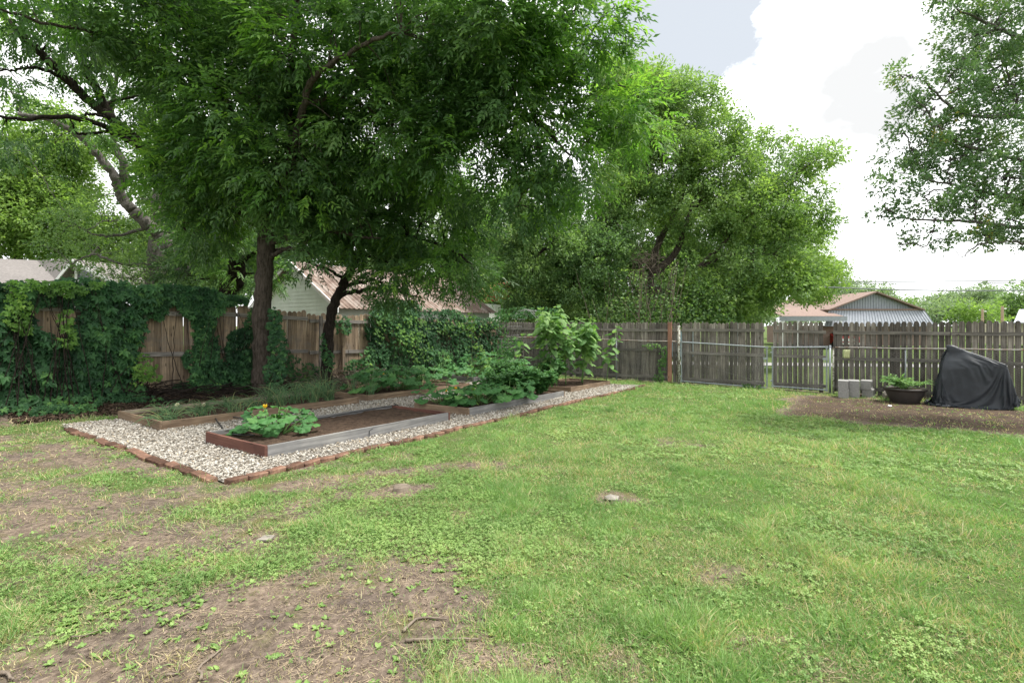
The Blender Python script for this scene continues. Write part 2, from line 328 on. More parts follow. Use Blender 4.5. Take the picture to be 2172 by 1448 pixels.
# ---------------------------------------------------------------- ground
BR = G(480, 1028); BRL, BRW = 11.9, 5.1          # corner, length and width of the gravel yard
def bed_uv(x, y): dx = x - BR[0]; dy = y - BR[1]; return dx * U[0] + dy * U[1], dx * Vv[0] + dy * Vv[1]
def patch(x, y, px, py, rx, ry, ang=0.0):
    g = G(px, py); dx = x - g[0]; dy = y - g[1]; c, s = cos(ang), sin(ang)
    return np.exp(-(((dx * c + dy * s) / rx) ** 2 + ((-dx * s + dy * c) / ry) ** 2))
def bare(x, y):            # 0 lush .. 1 bare earth
    x = np.asarray(x, float); y = np.asarray(y, float)
    n = fbm(x, y, 2.2, 4, 21); n2 = fbm(x, y, .7, 3, 33)
    b = .10 + .0 * x
    b = b + .85 * patch(x, y, 640, 1330, .8, .5) + .7 * patch(x, y, 850, 1290, .35, .28) + .65 * patch(x, y, 520, 1440, .9, .4)
    b = b + .7 * patch(x, y, 160, 960, 1.6, 1.1) + .5 * patch(x, y, 60, 1080, 1.5, .6) + .5 * patch(x, y, 330, 1170, .8, .4) + .45 * patch(x, y, 880, 1240, .5, .3)
    b = b + .9 * patch(x, y, 590, 1035, .9, .16, .55) + .8 * patch(x, y, 850, 1037, .32, .2) + .9 * patch(x, y, 1310, 1055, .34, .22) + .6 * patch(x, y, 1440, 940, .7, .35)
    b = b + .55 * patch(x, y, 1010, 985, .35, .2) + .55 * patch(x, y, 760, 1010, .6, .12, .55) + .45 * patch(x, y, 1100, 880, 2.2, .16, .95)
    b = b + .5 * patch(x, y, 1600, 1350, .3, .12) + .4 * patch(x, y, 1500, 1230, .4, .2) + .45 * patch(x, y, 2050, 1350, .25, .14) + .35 * patch(x, y, 1900, 1180, .4, .2)
    b = b + .4 * patch(x, y, 1200, 1400, .45, .2) + .30 * sstep(.2, -1.6, x) * sstep(8.5, 5, y)
    # dry dirt strip in front of the rear fence
    p = (x - A0[0]) * BD[0] + (y - A0[1]) * BD[1]; q = (x - A0[0]) * BN[0] + (y - A0[1]) * BN[1]
    wob = (fbm(p, q, .8, 3, 9) - .5) * .9
    b = b + 1.5 * sstep(10.3 + wob, 11.0 + wob, p) * sstep(5.7 + wob * .6, 4.9 + wob * .6, q) * sstep(.9, 1.7, q + wob * .5)
    b = b + .5 * sstep(.45, .1, q) * (q > -.2)
    dl = (x - A0[0]) * LN[0] + (y - A0[1]) * LN[1]
    b = b + .9 * sstep(1.5, .8, dl)
    n3 = fbm(x, y, 6.5, 3, 24)
    return np.clip(b + (n - .5) * 1.1 + (n2 - .5) * .5 + (n3 - .5) * .9, 0, 1)
def axis(lo, hi, step, far, k):
    a = list(np.arange(lo, hi + 1e-6, step)); d = step; v = a[-1]
    while v < far: d *= k; v += d; a.append(v)
    d = step; v = a[0]
    while v > -far: d *= k; v -= d; a.insert(0, v)
    return np.array(a)
gx = axis(-10, 14, .07, 900, 1.25); gy = axis(0, 21, .07, 900, 1.25)
XX, YY = np.meshgrid(gx, gy, indexing='ij'); ZZ = gz(XX, YY)
ub, vb = bed_uv(XX, YY)
ins = sstep(-.02, .05, ub) * sstep(BRL + .05, BRL - .02, ub) * sstep(-.02, .05, vb) * sstep(BRW + .1, BRW, vb)
near = (np.abs(XX) < 14) & (YY < 21) & (YY > 0)
ZZ = ZZ + np.where(near, (fbm(XX, YY, 7, 3, 3) - .5) * .02, 0) - ins * .015
mb = MB(); nx, ny = XX.shape; i = np.arange(nx - 1)[:, None] * ny + np.arange(ny - 1)[None]
mb.add(np.stack([XX, YY, ZZ], -1), np.stack([i, i + ny, i + ny + 1, i + 1], -1).reshape(-1, 4), (np.where(near, bare(XX, YY), .15) + near * .5 * sstep(10.3, 11.2, (XX - A0[0]) * BD[0] + (YY - A0[1]) * BD[1]) * sstep(5.5, 4.6, (XX - A0[0]) * BN[0] + (YY - A0[1]) * BN[1]) * (bare(XX, YY) > .6)).ravel())
m, t, o = newmat('lawn earth'); tn = tintn(t)
fine = noise(t, 22, 7, .7); med = noise(t, 3.0, 5, .6)
earth = ramp(t, fine, [(.28, (.055, .044, .036)), (.5, (.15, .12, .097)), (.72, (.28, .23, .185))])
earth = mixc(t, 1.0, earth, ramp(t, med, [(.3, (.72, .72, .74)), (.7, (1.2, 1.15, 1.08))]), 'MULTIPLY')
moss = ramp(t, noise(t, 2.2, 5, .65), [(.54, (0, 0, 0)), (.66, (.7, .7, .7))]); earth = mixc(t, moss, earth, (.10, .105, .03))
thatch = ramp(t, noise(t, 40, 6, .75), [(.3, (.035, .055, .018)), (.5, (.075, .115, .032)), (.7, (.16, .17, .07))])
half = t.nodes.new('ShaderNodeMath'); half.operation = 'MULTIPLY'; half.inputs[1].default_value = .5; t.links.new(tn, half.inputs[0])
earth = mixc(t, 1.0, earth, ramp(t, half.outputs[0], [(.52, (1, 1, 1)), (.74, (.52, .48, .46))]), 'MULTIPLY')
f = ramp(t, tn, [(.35, (0, 0, 0)), (.75, (1, 1, 1))])
principled(t, o, mixc(t, f, thatch, earth), .97, .08, 0, fine, 1.0, .03); M['ground'] = m
tag(mb.build('ground', m, smooth=True), 'grassy back yard soil worn to bare earth in patches', None, kind='structure')

# ---------------------------------------------------------------- grass, clover, litter: nobody could count them
def in_yard(x, y):
    dl = (x - A0[0]) * LN[0] + (y - A0[1]) * LN[1]; q = (x - A0[0]) * BN[0] + (y - A0[1]) * BN[1]
    u, v = bed_uv(x, y); return (dl > .25) & (q > .05), (u > -.04) & (u < BRL + .05) & (v > -.06) & (v < BRW)
def field(n, rmin, rmax, half=60, power=0.0):
    a = radians(90) + rng.uniform(-radians(half), radians(half), n)
    r = rmin * (rmax / rmin) ** rng.random(n) if power == 0 else (rmin ** power + rng.random(n) * (rmax ** power - rmin ** power)) ** (1 / power)
    return np.cos(a) * r, np.sin(a) * r, r
BL = [(0, -.5, 0), (0, .5, 0), (.55, .36, .10), (.55, -.36, .10), (1, 0, -.03)]; BLF = [(0, 1, 2, 3), (3, 2, 4)]
mb = MB()
x, y, r = field(1420000, 1.7, 19)
b = bare(x, y); yard, bed = in_yard(x, y)
tuft = fbm(x, y, 5, 2, 51); keep = yard & ~bed & (rng.random(len(x)) < np.clip((1.05 - b * .98) * (.05 + 1.9 * tuft ** 1.4), np.where(((x - A0[0]) * BN[0] + (y - A0[1]) * BN[1] < 5.4) & ((x - A0[0]) * BD[0] + (y - A0[1]) * BD[1] > 10.3), .004, .02), 1))
x, y, r, b = x[keep], y[keep], r[keep], b[keep]; n = len(x)
tall = fbm(x, y, 1.1, 3, 61) * (.5 + fbm(x, y, 7, 2, 63)); big = np.clip(r / 5.5, .8, 2.4)
Lb = (.022 + .045 * rng.random(n) ** 1.5) * (.6 + 1.0 * tall) * (1 + .22 * (big - 1)) * (1.0 - .35 * b)
Lb = Lb * (.75 + 1.1 * sstep(.5, .75, fbm(x, y, 3.2, 2, 19))); Lb = np.where(rng.random(n) < .03, Lb * 1.8, Lb)
lean = rdir(n); lean[:, 2] = np.abs(lean[:, 2]) * .9 + .35; A = norm(lean)
Bv = norm(np.cross(A, rdir(n))); Cv = np.cross(A, Bv)
Wb = (.0032 + .0034 * rng.random(n)) * big
dry = rng.random(n) < (.07 + .42 * b + .20 * (fbm(x, y, .9, 3, 71) > .56))
hue = fbm(x, y, .6, 3, 81); tint = np.where(dry, .85 + .15 * rng.random(n), np.clip(.22 + .5 * (hue - .3) + .34 * rng.random(n), 0, .74))
O = np.stack([x, y, gz(x, y) - .004], -1)
mb.scatter(BL, BLF, O, A * Lb[:, None], Bv * Wb[:, None], Cv * Lb[:, None], tint)
M['grass'] = mat_leaf('lawn grass', [(0, (.095, .195, .065)), (.4, (.17, .30, .10)), (.74, (.26, .385, .15)), (.8, (.38, .34, .19)), (1, (.52, .45, .29))], .35, .55, .3)
tag(mb.build('grass', M['grass']), 'patchy green lawn grass with dry blades in between', None, kind='stuff')
# trefoil clover and small weeds
mb = MB(); x, y, r = field(420000, 1.8, 17)
yard, bed = in_yard(x, y); cv = fbm(x, y, .8, 4, 91) + .16 * patch(x, y, 1000, 1040, 2.6, 1.3) + .22 * patch(x, y, 960, 1180, .7, .4) + .2 * patch(x, y, 330, 1230, .6, .35) + .05 * patch(x, y, 1750, 1330, 1.2, .6)
keep = yard & ~bed & (rng.random(len(x)) < np.clip((cv - .53 + .5 * (fbm(x, y, 6, 3, 13) - .5)) * 4, .02, .55) * np.clip(1.2 - 1.25 * bare(x, y), 0.02, 1))
x, y, r = x[keep], y[keep], r[keep]; n = len(x); big = np.clip(r / 5, .85, 2.3)
Z = gz(x, y) + (.012 + .03 * rng.random(n)); th = rng.uniform(0, 2 * pi, n); up = norm(np.array([0, 0, 1.]) + .5 * rdir(n))
tb = np.clip(.25 + .9 * (fbm(x, y, 1.4, 2, 95) - .35) + .3 * rng.random(n), 0, 1)
LEAF3 = [(.08, 0, 0), (.55, .42, .08), (1, .22, .02), (1, -.22, .02), (.55, -.42, .08)]
for k in range(3):
    a = th + k * 2 * pi / 3; d = np.stack([np.cos(a), np.sin(a), 0 * a], -1); d = norm(d - up * (d * up).sum(-1, keepdims=True)); sd_ = np.cross(up, d)
    s_ = (.009 + .007 * rng.random(n)) * big
    mb.scatter(LEAF3, [(0, 1, 2, 3, 4)], np.stack([x, y, Z], -1), d * s_[:, None], sd_ * s_[:, None], up * s_[:, None], tb)
M['clover'] = mat_leaf('clover leaves', [(0, (.10, .185, .055)), (.5, (.18, .285, .085)), (1, (.28, .385, .14))], .3, .55, .3)
tag(mb.build('clover', M['clover']), 'low clover and small weeds spread through the lawn', None, kind='stuff')
# broad weeds in rosettes
mb = MB()
for cx_, cy_, nn, sp in ((330, 1240, 170, .26), (200, 1290, 90, .25), (1000, 1190, 120, .25), (300, 1010, 70, .4), (60, 900, 100, .9), (450, 1380, 60, .5), (900, 1300, 30, .5), (1900, 1250, 120, 1.0), (1300, 1300, 90, .6), (1560, 1260, 30, .5), (700, 1400, 20, .5), (1700, 1400, 60, .7), (150, 1150, 40, .6), (850, 1430, 12, .3), (2050, 900, 60, .7), (1880, 862, 40, .8)):
    g = G(cx_, cy_)
    for _ in range(nn):
        c = g + rng.normal(0, sp, 2)
        if not (in_yard(c[0], c[1])[0]) or in_yard(c[0], c[1])[1]: continue
        k = rng.integers(5, 9); a = rng.uniform(0, 2 * pi, k); d = norm(np.stack([np.cos(a), np.sin(a), rng.uniform(.2, .9, k)], -1))
        sd_ = norm(np.cross(np.array([0, 0, 1.]), d)); up = np.cross(d, sd_); s_ = rng.uniform(.014, .036, k)[:, None]
        mb.scatter([(0, 0, 0), (.4, .26, .05), (.75, .2, .02), (1, 0, -.15), (.75, -.2, .02), (.4, -.26, .05)], [(0, 1, 2, 3, 4, 5)], np.repeat([[c[0], c[1], float(gz(*c))]], k, 0), d * s_, sd_ * s_, up * s_, rng.uniform(.2, .9, k))
tag(mb.build('weeds', M['clover']), 'broad leaved weeds sprouting through thin grass', None, kind='stuff')
# straw, dead stems and crumbs lying on the soil
mb = MB(); x, y, r = field(110000, 1.8, 15); yard, bed = in_yard(x, y)
keep = yard & ~bed & (rng.random(len(x)) < (.08 + .6 * bare(x, y)) * (.3 + 1.2 * (fbm(x, y, 4, 3, 12) > .52))); x, y, r = x[keep], y[keep], r[keep]; n = len(x)
a = rng.uniform(0, pi, n); d = np.stack([np.cos(a), np.sin(a), rng.normal(0, .12, n)], -1); s_ = (.012 + .06 * rng.random(n) ** 3)[:, None]; wd = (.0005 + .0007 * rng.random(n))[:, None] * np.clip(r / 5, 1, 2)[:, None]
sd_ = np.stack([-np.sin(a), np.cos(a), 0 * a], -1); up = np.repeat([[0, 0, 1.]], n, 0)
mb.scatter([(-.5, -1, 0), (.5, -1, .05), (.5, 1, .05), (-.5, 1, 0), (0, 0, .1)], [(0, 1, 4), (1, 2, 4), (2, 3, 4), (3, 0, 4)], np.stack([x, y, gz(x, y) + .006], -1), d * s_, sd_ * wd, up * wd * 12, .5)
M['straw'] = mat_noise('straw and dead stems', (.16, .115, .07), (.42, .34, .23), 6, .9)
tag(mb.build('leaf_litter', M['straw']), 'dead stems and straw scattered over bare earth', None, kind='stuff')

CRUMBS = True
# ---------------------------------------------------------------- gravel with stones
mb = MB(); uu = np.linspace(0.0, BRL - .02, 150); vv = np.linspace(.0, BRW - .05, 70); UU, VV = np.meshgrid(uu, vv, indexing='ij')
GX = BR[0] + UU * U[0] + VV * Vv[0]; GY = BR[1] + UU * U[1] + VV * Vv[1]; GZ = gz(GX, GY) + .012 + (fbm(GX, GY, 9, 2, 4) - .5) * .02
i = np.arange(149)[:, None] * 70 + np.arange(69)[None]
mb.add(np.stack([GX, GY, GZ], -1), np.stack([i, i + 70, i + 71, i + 1], -1).reshape(-1, 4))
M['gravelbase'] = mat_noise('gravel bed', None, None, 34, .95, .1, bstr=1.0, bdist=.03, stops=[(.35, (.10, .085, .07)), (.5, (.33, .30, .26)), (.65, (.55, .52, .46))])
tag(mb.build('gravel_path', M['gravelbase'], smooth=True), 'pale gravel ground between the raised beds', None, kind='structure')
BEDS = []   # corner, length, width
def bedrec(c, Lx, Wx): BEDS.append((np.array(c), Lx, Wx)); return len(BEDS) - 1
bedrec(G(568, 974), 3.17, 1.42); bedrec(G(345, 914), 3.55, 1.62); bedrec(G(996, 884), 3.6, 1.35); bedrec(G(1212, 833), 2.5, 1.4); bedrec(G(783, 853), 3.4, 1.45); bedrec(G(1006, 812), 3.0, 1.3)
def in_beds(x, y, m=0.0):
    r = np.zeros(np.shape(x), bool)
    for c, l, w_ in BEDS:
        dx = x - c[0]; dy = y - c[1]; u = dx * U[0] + dy * U[1]; v = dx * Vv[0] + dy * Vv[1]; r |= (u > -m) & (u < l + m) & (v > -m) & (v < w_ + m)
    return r
ph = (1 + 5 ** .5) / 2
ICO = norm(np.array([(-1, ph, 0), (1, ph, 0), (-1, -ph, 0), (1, -ph, 0), (0, -1, ph), (0, 1, ph), (0, -1, -ph), (0, 1, -ph), (ph, 0, -1), (ph, 0, 1), (-ph, 0, -1), (-ph, 0, 1)], float))
ICF = [(0, 11, 5), (0, 5, 1), (0, 1, 7), (0, 7, 10), (0, 10, 11), (1, 5, 9), (5, 11, 4), (11, 10, 2), (10, 7, 6), (7, 1, 8), (3, 9, 4), (3, 4, 2), (3, 2, 6), (3, 6, 8), (3, 8, 9), (4, 9, 5), (2, 4, 11), (6, 2, 10), (8, 6, 7), (9, 8, 1)]
def stones(mb, x, y, z, s, flat=(.4, .75)):
    n = len(x)
    for k in range(6):
        T = ICO * (1 + rng.uniform(-.28, .28, (12, 1))); sel = np.arange(n) % 6 == k; q = sel.sum()
        a = rdir(q); a[:, 2] *= .3; a = norm(a); b_ = norm(np.cross(a, rdir(q))); b_[:, 2] *= .5; b_ = norm(b_ - a * (a * b_).sum(-1, keepdims=True)); c_ = np.cross(a, b_)
        mb.scatter(T, ICF, np.stack([x, y, z], -1)[sel], a * s[sel][:, None], b_ * s[sel][:, None] * rng.uniform(.6, .95, (q, 1)), c_ * s[sel][:, None] * rng.uniform(*flat, (q, 1)), rng.random(q))
x, y, r = field(30000, 1.8, 13); yard, bed = in_yard(x, y); k = yard & ~bed & (rng.random(len(x)) < .8 * bare(x, y) ** 1.5); x, y, r = x[k], y[k], r[k]
mb = MB(); stones(mb, x, y, gz(x, y) + .002, (.0025 + .009 * rng.random(len(x)) ** 4) * np.clip(r / 4, 1, 1.8)); M['crumb'] = mat_noise('earth crumbs', (.10, .075, .058), (.24, .19, .15), 30, .95, .1, tintamt=.4)
tag(mb.build('soil_crumbs', M['crumb']), 'loose crumbs of earth on the worn bare patches', None, kind='stuff')
n = 84000; u = rng.random(n) ** 1.35 * BRL; v = rng.random(n) * BRW; x = BR[0] + u * U[0] + v * Vv[0]; y = BR[1] + u * U[1] + v * Vv[1]
k = ~in_beds(x, y, .01) & (u > .02) & (v > .02) & (rng.random(n) < 1.1 - .35 * (fbm(x, y, 1.5, 3, 8) > .6)); x, y, u = x[k], y[k], u[k]
s_ = (.006 + .015 * rng.random(len(x)) ** 1.5) * (1 + .03 * u); mb = MB(); stones(mb, x, y, gz(x, y) + .012 + rng.uniform(0, .022, len(x)), s_)
m, t, o = newmat('crushed limestone'); tn = tintn(t)
col = ramp(t, tn, [(0, (.13, .11, .085)), (.25, (.27, .245, .205)), (.55, (.385, .36, .315)), (.88, (.53, .51, .465)), (1, (.21, .20, .185))])
col = mixc(t, 1.0, col, ramp(t, noise(t, 60, 4, .6), [(.3, (.72, .70, .68)), (.7, (1.1, 1.1, 1.1))]), 'MULTIPLY'); principled(t, o, col, .85, .2)
M['gravel'] = m
tag(mb.build('gravel', m), 'loose cream limestone chips filling the brick border', None, kind='stuff')

mb = MB(); n = 5000; u = rng.random(n) * BRL; v = rng.random(n) ** 1.3 * BRW; x = BR[0] + u * U[0] + v * Vv[0]; y = BR[1] + u * U[1] + v * Vv[1]
k = ~in_beds(x, y, .0) & (rng.random(n) < .2 + 1.6 * (fbm(x, y, 1.2, 3, 18) > .55)); x, y = x[k], y[k]; n = len(x)
a = rng.uniform(0, pi, n); d = np.stack([np.cos(a), np.sin(a), rng.normal(0, .25, n)], -1); s_ = rng.uniform(.015, .09, n)[:, None]; wd = rng.uniform(.002, .009, n)[:, None]
mb.scatter([(-.5, 0, 0), (0, -1, .2), (.5, 0, 0), (0, 1, .2)], [(0, 1, 2, 3)], np.stack([x, y, gz(x, y) + .045], -1), d * s_, np.stack([-np.sin(a), np.cos(a), 0 * a], -1) * wd, np.repeat([[0, 0, 1.]], n, 0) * wd, .5)
tag(mb.build('leaf_litter', M['straw']), 'dry leaves and straw scattered over the limestone chips', None, kind='stuff')

# ---------------------------------------------------------------- brick edging
def brick_mesh(seed):
    r_ = np.random.default_rng(seed); mb = MB(); T = []; q = MB()
    q.bx(-.098, .098, -.046, .046, -.028, .028, r_.random()); V = q.v[0].copy(); V += r_.normal(0, .0025, V.shape).astype(np.float32)
    return q
b0 = []
for k in range(5):
    me = MB(); r_ = np.random.default_rng(k); hx, hy, hz = .098, .047, .029; c = .007
    # chamfered block with worn corners
    P_ = []
    for sx in (-1, 1):
        for sy in (-1, 1):
            for sz in (-1, 1):
                P_ += [(sx * (hx - c), sy * (hy - c), sz * hz), (sx * (hx - c), sy * hy, sz * (hz - c)), (sx * hx, sy * (hy - c), sz * (hz - c))]
    import bmesh
    bm = bmesh.new()
    for p in P_: bm.verts.new(tuple(np.array(p) + r_.normal(0, .002, 3)))
    bmesh.ops.convex_hull(bm, input=bm.verts); bm.verts.ensure_lookup_table()
    mesh = bpy.data.meshes.new('brick'); bm.to_mesh(mesh); bm.free(); at = mesh.attributes.new('tint', 'FLOAT', 'POINT'); at.data.foreach_set('value', np.full(len(mesh.vertices), k / 4, np.float32))
    mesh.materials.append(M['brick']); b0.append(mesh)
def lay_brick(x, y, ang, label, group, dz=.018, tilt=.05, loose=False):
    o = bpy.data.objects.new('brick', b0[int(rng.integers(5))]); C.objects.link(o)
    o.location = (float(x), float(y), float(gz(x, y)) + dz); o.rotation_euler = (float(rng.normal(0, tilt)), float(rng.normal(0, tilt * .8)), float(ang + rng.normal(0, .06)))
    o.scale = (1, 1.05, 1); tag(o, label, 'brick', group)
angU = math.atan2(U[1], U[0]); angV = math.atan2(Vv[1], Vv[0])
s = .1
while s < BRL:
    wv = .05 * sin(s * 1.1) * .5 + rng.normal(0, .007)
    lay_brick(BR[0] + s * U[0] + wv * Vv[0], BR[1] + s * U[1] + wv * Vv[1], angU, 'clay brick laid end to end in the long lawn side edging of the gravel', 'bricks edging the lawn side of the gravel'); s += .207
s = .05
while s < 4.65:
    if rng.random() > .06:
        wv = rng.normal(0, .012) - .04
        lay_brick(BR[0] + s * Vv[0] + wv * U[0], BR[1] + s * Vv[1] + wv * U[1], angV, 'clay brick laid in the short end edging of the gravel facing bare earth', 'bricks edging the short end of the gravel', dz=.012)
    s += .213

# ---------------------------------------------------------------- raised beds
def bedz(i):
    c, l, w_ = BEDS[i]; return c
def raised_bed(i, h, mats, label, soil_h=.75, hide_far=False, post=None):
    c, l, w_ = BEDS[i]; pz = [float(gz(*(c + a * U * l + b_ * Vv * w_))) for a in (0, 1) for b_ in (0, 1)]
    zc = pz[0]; r = thing('raised_bed', label, 'raised bed', (c[0], c[1], zc), angU, 'raised garden beds on the gravel')
    sx = (pz[2] - pz[0]) / l; sy = (pz[1] - pz[0]) / w_; th_ = .038
    def brd(name, x0, x1, y0, y1, mat, tint, rise=0):
        mb = MB(); nn = 10; alongx = (x1 - x0) > (y1 - y0); V = []
        for q in range(nn + 1):
            f_ = q / nn; bow = .010 * sin(pi * f_) * (1 if i % 2 else -1)
            if alongx: xx = x0 + (x1 - x0) * f_; ring = [(xx, y0 + bow), (xx, y1 + bow)]
            else: yy = y0 + (y1 - y0) * f_; ring = [(x0 + bow, yy), (x1 + bow, yy)]
            wz = rng.normal(0, .0012)
            for (a, b_) in ring:
                z0 = a * sx + b_ * sy; V += [(a, b_, z0 - .05), (a, b_, z0 + h + rise + wz)]
        F_ = []
        for q in range(nn):
            k = q * 4; F_ += [(k, k + 1, k + 5, k + 4), (k + 2, k + 6, k + 7, k + 3), (k + 1, k + 3, k + 7, k + 5), (k, k + 4, k + 6, k + 2)]
        F_ += [(0, 2, 3, 1), (nn * 4, nn * 4 + 1, nn * 4 + 3, nn * 4 + 2)]
        V = np.array(V)
        if not alongx:       # turn the board so that its grain runs along its own length
            ob = MB(); VV2 = np.stack([V[:, 1], -V[:, 0], V[:, 2]], -1); ob.add(VV2, np.array(F_), tint); o = ob.build('board', mat, r); o.rotation_euler = (0, 0, pi / 2)
        else:
            o = mb.add(V, np.array(F_), tint).build('board', mat, r)
        return o
    brd('b', 0, l, 0, th_, mats[0], rng.uniform(.4, .8)); brd('b', 0, l, w_ - th_, w_, mats[2 % len(mats)], rng.uniform(.2, .7), .004)
    brd('b', 0.001, th_ - .002, th_ + .002, w_ - th_ - .002, mats[1], rng.uniform(.4, .8), .003) if False else brd('b', -th_ - .002, -.003, -.002, w_ + .002, mats[1], .55, .003)
    brd('b', l + .003, l + th_ + .002, -.002, w_ + .002, mats[1], .35, .003)
    nn = 46; mm = 22; a, b_ = np.meshgrid(np.linspace(.004, l - .004, nn), np.linspace(th_ + .003, w_ - th_ - .003, mm), indexing='ij')
    z = a * sx + b_ * sy + h * soil_h + (fbm(a + 9 * i, b_, 3, 4, 17) - .5) * .05 + rng.normal(0, .005, a.shape); k = np.arange(nn - 1)[:, None] * mm + np.arange(mm - 1)[None]
    MB().add(np.stack([a, b_, z], -1), np.stack([k, k + mm, k + mm + 1, k + 1], -1).reshape(-1, 4)).build('soil', M['soil'], r, smooth=False)
    if post:
        for (a, b_) in post:
            mb = MB(); mb.bx(a - .02, a + .02, b_ - .02, b_ + .02, -.04, h + .02, .5); mb.build('corner_stake', mats[1], r)
    return r
raised_bed(0, .155, [M['bed_grey'], M['bed_red'], M['bed_grey']], 'low bed with silver grey long side and red brown end boards and mostly bare soil', .72)
raised_bed(1, .15, [M['bed_tan'], M['bed_tan'], M['bed_pale']], 'long old plank bed of onions by the vine covered fence', .6)
raised_bed(2, .155, [M['bed_grey'], M['bed_tan'], M['bed_tan']], 'grey sided bed full of squash and tomato plants beside the lawn', .75)
raised_bed(3, .14, [M['bed_tan'], M['bed_tan'], M['bed_tan']], 'brown bed under the tall sunflowers', .7)
raised_bed(4, .15, [M['bed_tan'], M['bed_tan'], M['bed_tan']], 'small brown bed of squash behind the empty gravel path', .75)
raised_bed(5, .17, [M['bed_grey'], M['bed_grey'], M['bed_grey']], 'bed of dark squash near the fence corner under the wire arch', .75)
def bedpt(i, u, v, dz=0.0):
    c, l, w_ = BEDS[i]; p = c + U * u + Vv * v; return np.array([p[0], p[1], float(gz(*c)) + (float(gz(*(c + U * l))) - float(gz(*c))) * u / l + .11 + dz])
# drip hose in the near bed and on the gravel
def hose(name, pts, r, label, cat='hose', mat='black_hose', group=None, wob=.004, sides=7):
    mb = MB(); mb.tube(smoothline(pts, 10, wob), r, sides); return tag(mb.build(name, M[mat], smooth=True), label, cat, group)
hose('drip_hose', [bedpt(0, .25, .75, .04), bedpt(0, .15, 1.1, .03), bedpt(0, .6, 1.30, .035), bedpt(0, 1.5, 1.27, .03), bedpt(0, 2.3, 1.3, .04), bedpt(0, 3.1, 1.3, .05), bedpt(0, 3.25, 1.38, .055), bedpt(0, 3.34, 1.3, -.02)], .009, 'black drip hose run along the inside of the red ended bed')
hose('irrigation_hose', [G3(475, 918) + [0, 0, .03], G3(455, 895) + [0, 0, .10], G3(478, 893) + [0, 0, .09], G3(530, 893) + [0, 0, .04], G3(620, 880) + [0, 0, .04], G3(700, 862) + [0, 0, .04]], .011, 'black irrigation hose curling out of the gravel behind the squash')
hose('hose_end', [G3(884, 868) + [0, 0, .02], G3(886, 858) + [0, 0, .12], G3(893, 853) + [0, 0, .16], G3(905, 850) + [0, 0, .15]], .009, 'short black hose standing at the corner of the grey sided bed')
mb = MB(); q = bedpt(0, 1.5, 0, 0); mb.tube([q + [.02, -.06, -.09], q + [.0, -.03, 0.0], q + [.05, -.02, .03]], .005, 6); tag(mb.build('tent_peg', M['black_hose']), 'bent black steel peg leaning on the silver grey board', 'peg')

# ---------------------------------------------------------------- fences
PK = np.array([(-.5, 0, 0), (.5, 0, 0), (.5, 0, .972), (.30, 0, .993), (.1, 0, 1), (-.1, 0, 1), (-.30, 0, .993), (-.5, 0, .972)], float)
def pickets(mb, s0, s1, sp, wd, zb, zt, jit=.01, y0=0.0, th_=.016, lean=.004, ground=True, frame=None, missing=()):
    s_ = s0; k = 0
    while s_ < s1 - wd * .5:
        if k not in missing:
            c = s_ + wd / 2; b_ = zb(c); tp = zt(c) + rng.normal(0, jit); h = tp - b_; x_ = c; sk = rng.normal(0, lean); ww = wd * rng.uniform(.94, 1.03)
            V = PK.copy(); V = np.stack([x_ + V[:, 0] * ww + sk * V[:, 2] * h, np.full(8, y0 + rng.normal(0, .002)) + rng.normal(0, .004) * V[:, 2] * h, b_ + V[:, 2] * h], -1); W = V.copy(); W[:, 1] += th_
            fs = [np.array([[0, 1, 2, 3, 4, 5, 6, 7]]), np.array([[15, 14, 13, 12, 11, 10, 9, 8]]), np.array([[i_, i_ + 8, (i_ + 1) % 8 + 8, (i_ + 1) % 8] for i_ in range(8)])]
            mb.add(np.vstack([V, W]), fs, rng.random())
        s_ += sp * rng.uniform(.985, 1.015); k += 1
    return mb
# rear fence, x runs from the far corner along it; +y of its own frame points away from the yard
ang_b = math.atan2(BD[1], BD[0])
def rf_ground(s_, off=0.0): p = A0 + BD * s_ + BN * off; return float(gz(*p))
ztop = lambda s_: 1.575 + .07 * math.exp(-s_ / 2.5)
def rear_fence(px0, px1, label, sp, wd, rails, name='wooden_fence', posts=(), jit=.01, cat='fence', yoff=0.0, railtint=.5, dz=0.0):
    s0, s1 = float(bs(px0)), float(bs(px1)); r = thing(name, label, cat, (A0[0] + BD[0] * s0, A0[1] + BD[1] * s0, 0), ang_b, 'sections of the rear plank fence')
    mb = MB(); pickets(mb, 0, s1 - s0, sp, wd, lambda c: rf_ground(s0 + c) + .02 + rng.uniform(-.02, .03), lambda c: ztop(s0 + c) + dz, jit, y0=.02 + yoff); mb.build('boards', M['board_grey'], r)
    for z in rails:
        mb = MB(); n_ = max(1, int(round((s1 - s0) / 2.4))); 
        for q in range(n_):
            a = (s1 - s0) * q / n_; b_ = (s1 - s0) * (q + 1) / n_ - .012; zz = z + rng.normal(0, .012)
            if z < 0: zz = rf_ground(s0 + (a + b_) / 2) + .16
            mb.box(((a + b_) / 2, -.004 + yoff, zz), ((b_ - a) / 2, 0, rng.normal(0, .012)), (0, .018, 0), (0, 0, .043), rng.random())
        mb.build('rail', M['rail_grey'], r)
    for q in posts:
        sp_ = float(bs(q)) - s0; mb = MB(); mb.bx(sp_ - .045, sp_ + .045, .045 + yoff, .135 + yoff, rf_ground(s0 + sp_) - .1, ztop(s0) - .06, .4); mb.build('post', M['board_grey'], r)
    return r
rear_fence(1040, 1423, 'grey plank fence running behind the sunflowers to the salmon board', .118, .1155, (1.33, .66, -1), posts=(1100, 1210, 1330))
rear_fence(1445, 1623, 'wide grey plank panel behind the large chain link gate', .118, .112, (1.31, .62, -1), jit=.014, yoff=.02, dz=-.01)
